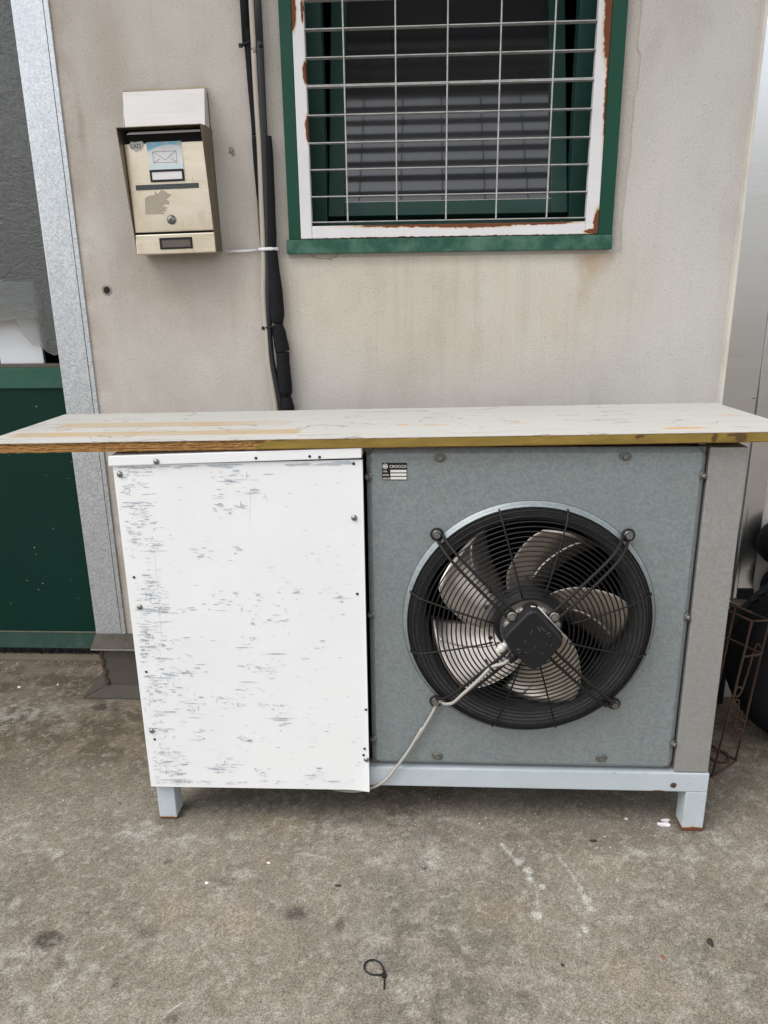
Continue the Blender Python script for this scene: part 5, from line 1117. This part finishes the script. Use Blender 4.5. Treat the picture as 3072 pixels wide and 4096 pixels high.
# ------------------------------------------------------------------ litter on the ground
zt = lambda x, y: onZ(1350 + .18083 * x, 3700 + .18083 * y, .003)
ct = thing('loose_cable_tie', zt(1030, 1110), 'black cable tie loop lying on the concrete in front', 'cable tie')
b = MB(); b.tube(smooth([zt(1000, 1095), zt(850, 1102), zt(720, 1080), zt(630, 1020), zt(590, 930), zt(615, 840), zt(690, 785), zt(780, 768), zt(870, 790), zt(950, 850), zt(1000, 930), zt(1030, 1040), zt(1035, 1100), zt(1036, 1250), zt(1032, 1415)], 4), .0019, 8); b.build('strap', M['plastic'], ct)
p = zt(1030, 1105); b = MB(); b.box(p.x - .0045, p.x + .0045, p.y - .006, p.y + .005, .0005, .006, .001); b.build('head', M['plastic'], ct)
def scrap(name, px, py, r, mat, label, cat, group=None, h=.002, k=8, seed=0):
    q = onZ(px, py); rs = random.Random(seed); mb = MB()
    pts = [(q.x + r[0] * math.cos(2 * math.pi * j / k) * rs.uniform(.6, 1.1), q.y + r[1] * math.sin(2 * math.pi * j / k) * rs.uniform(.6, 1.1), .0006 + rs.uniform(0, h)) for j in range(k)]
    cV = mb.bm.verts.new((q.x, q.y, .001 + h)); vs = [mb.bm.verts.new(p_) for p_ in pts]; lo = [mb.bm.verts.new((p_[0], p_[1], .0004)) for p_ in pts]
    for j in range(k): mb.bm.faces.new((cV, vs[j], vs[(j + 1) % k])); mb.bm.faces.new((vs[j], lo[j], lo[(j + 1) % k], vs[(j + 1) % k]))
    o = mb.build(name, mat, loc=(q.x, q.y, 0)); return tag(o, label, cat, group)
scrap('paper_scrap', 2660, 3300, (.020, .010), M['paper'], 'crumpled white paper scrap near the right leg', 'scrap', None, .006, 11, 4)
scrap('paper_scrap', 2660, 3283, (.014, .006), M['paper'], 'smaller white paper scrap just behind the crumpled one', 'scrap', None, .004, 9, 5)
scrap('paper_chip', 2505, 3276, (.005, .006), M['paper'], 'tiny white chip under the front rail left of the paper', 'scrap', None, .002, 6, 6)
scrap('white_disc', 827, 3532, (.0058, .0058), M['sticker_white'], 'small round white disc on the concrete left of centre', 'disc', None, .001, 12, 7)
scrap('pink_chip', 1075, 3452, (.007, .005), simple('pink_chip', lin(226, 196, 190), .8), 'pale pink chip on the concrete in front of the left panel', 'scrap', None, .002, 7, 8)
scrap('dry_leaf', 2840, 3770, (.008, .014), M['leaf'], 'dark curled leaf on the concrete at lower right', 'leaf', None, .006, 8, 9)
scrap('dry_leaf', 2374, 3365, (.010, .005), M['leaf'], 'small dark leaf in front of the unit near the right leg', 'leaf', None, .004, 8, 10)
scrap('dark_twig', 1352, 3543, (.010, .003), M['leaf'], 'short dark twig on the concrete below the white panel', 'twig', None, .003, 6, 11)
scrap('dark_pebble', 2250, 3862, (.005, .004), M['leaf'], 'dark pebble on the concrete right of the loose tie', 'pebble', None, .004, 7, 12)
scrap('rust_flake', 2650, 3828, (.005, .008), simple('rust_flake', lin(140, 84, 52), .9), 'rusty orange flake on the concrete at lower right', 'flake', None, .002, 7, 13)
q = onZ(1697, 3473); b = MB(); b.lathe([(.0001, .010), (.003, .009), (.0045, .006), (.0052, .0005)], (q.x, q.y, 0), 'Z', 14); tag(b.build('metal_stud', M['zinc'], loc=(q.x, q.y, 0)), 'shiny little metal stud sticking out of the concrete', 'stud')
for i, (px, py, s_) in enumerate(((77, 2751, .008), (233, 2741, .006))):
    scrap('white_stone', px, py, (s_, s_ * .7), M['pebble'], ('white stone chip lying left of the plinth, the larger one', 'white stone chip lying closer to the plinth, the smaller one')[i], 'stone', 'white stone chips by the door', .006, 8, 20 + i)
gv = MB(); rr = random.Random(9)
for i in range(170):
    if i < 70: p = onZ(rr.uniform(0, 390), 2646 + rr.uniform(-4, 10))
    elif i < 120: p = onZ(rr.uniform(0, 600), rr.uniform(2660, 3300))
    else: p = onZ(rr.uniform(1500, 2700), rr.uniform(3180, 3420))
    v = bmesh.ops.create_icosphere(gv.bm, subdivisions=1, radius=rr.uniform(.0007, .0022))['verts']; sc_ = Vector((rr.uniform(.7, 1.4), rr.uniform(.7, 1.4), .6))
    for w_ in v: w_.co = Vector((w_.co.x * sc_.x, w_.co.y * sc_.y, w_.co.z * sc_.z)) + Vector((p.x, p.y, .001))
tag(gv.build('grit', M['pebble']), 'tiny pale grit scattered on the concrete', 'grit', kind='stuff')
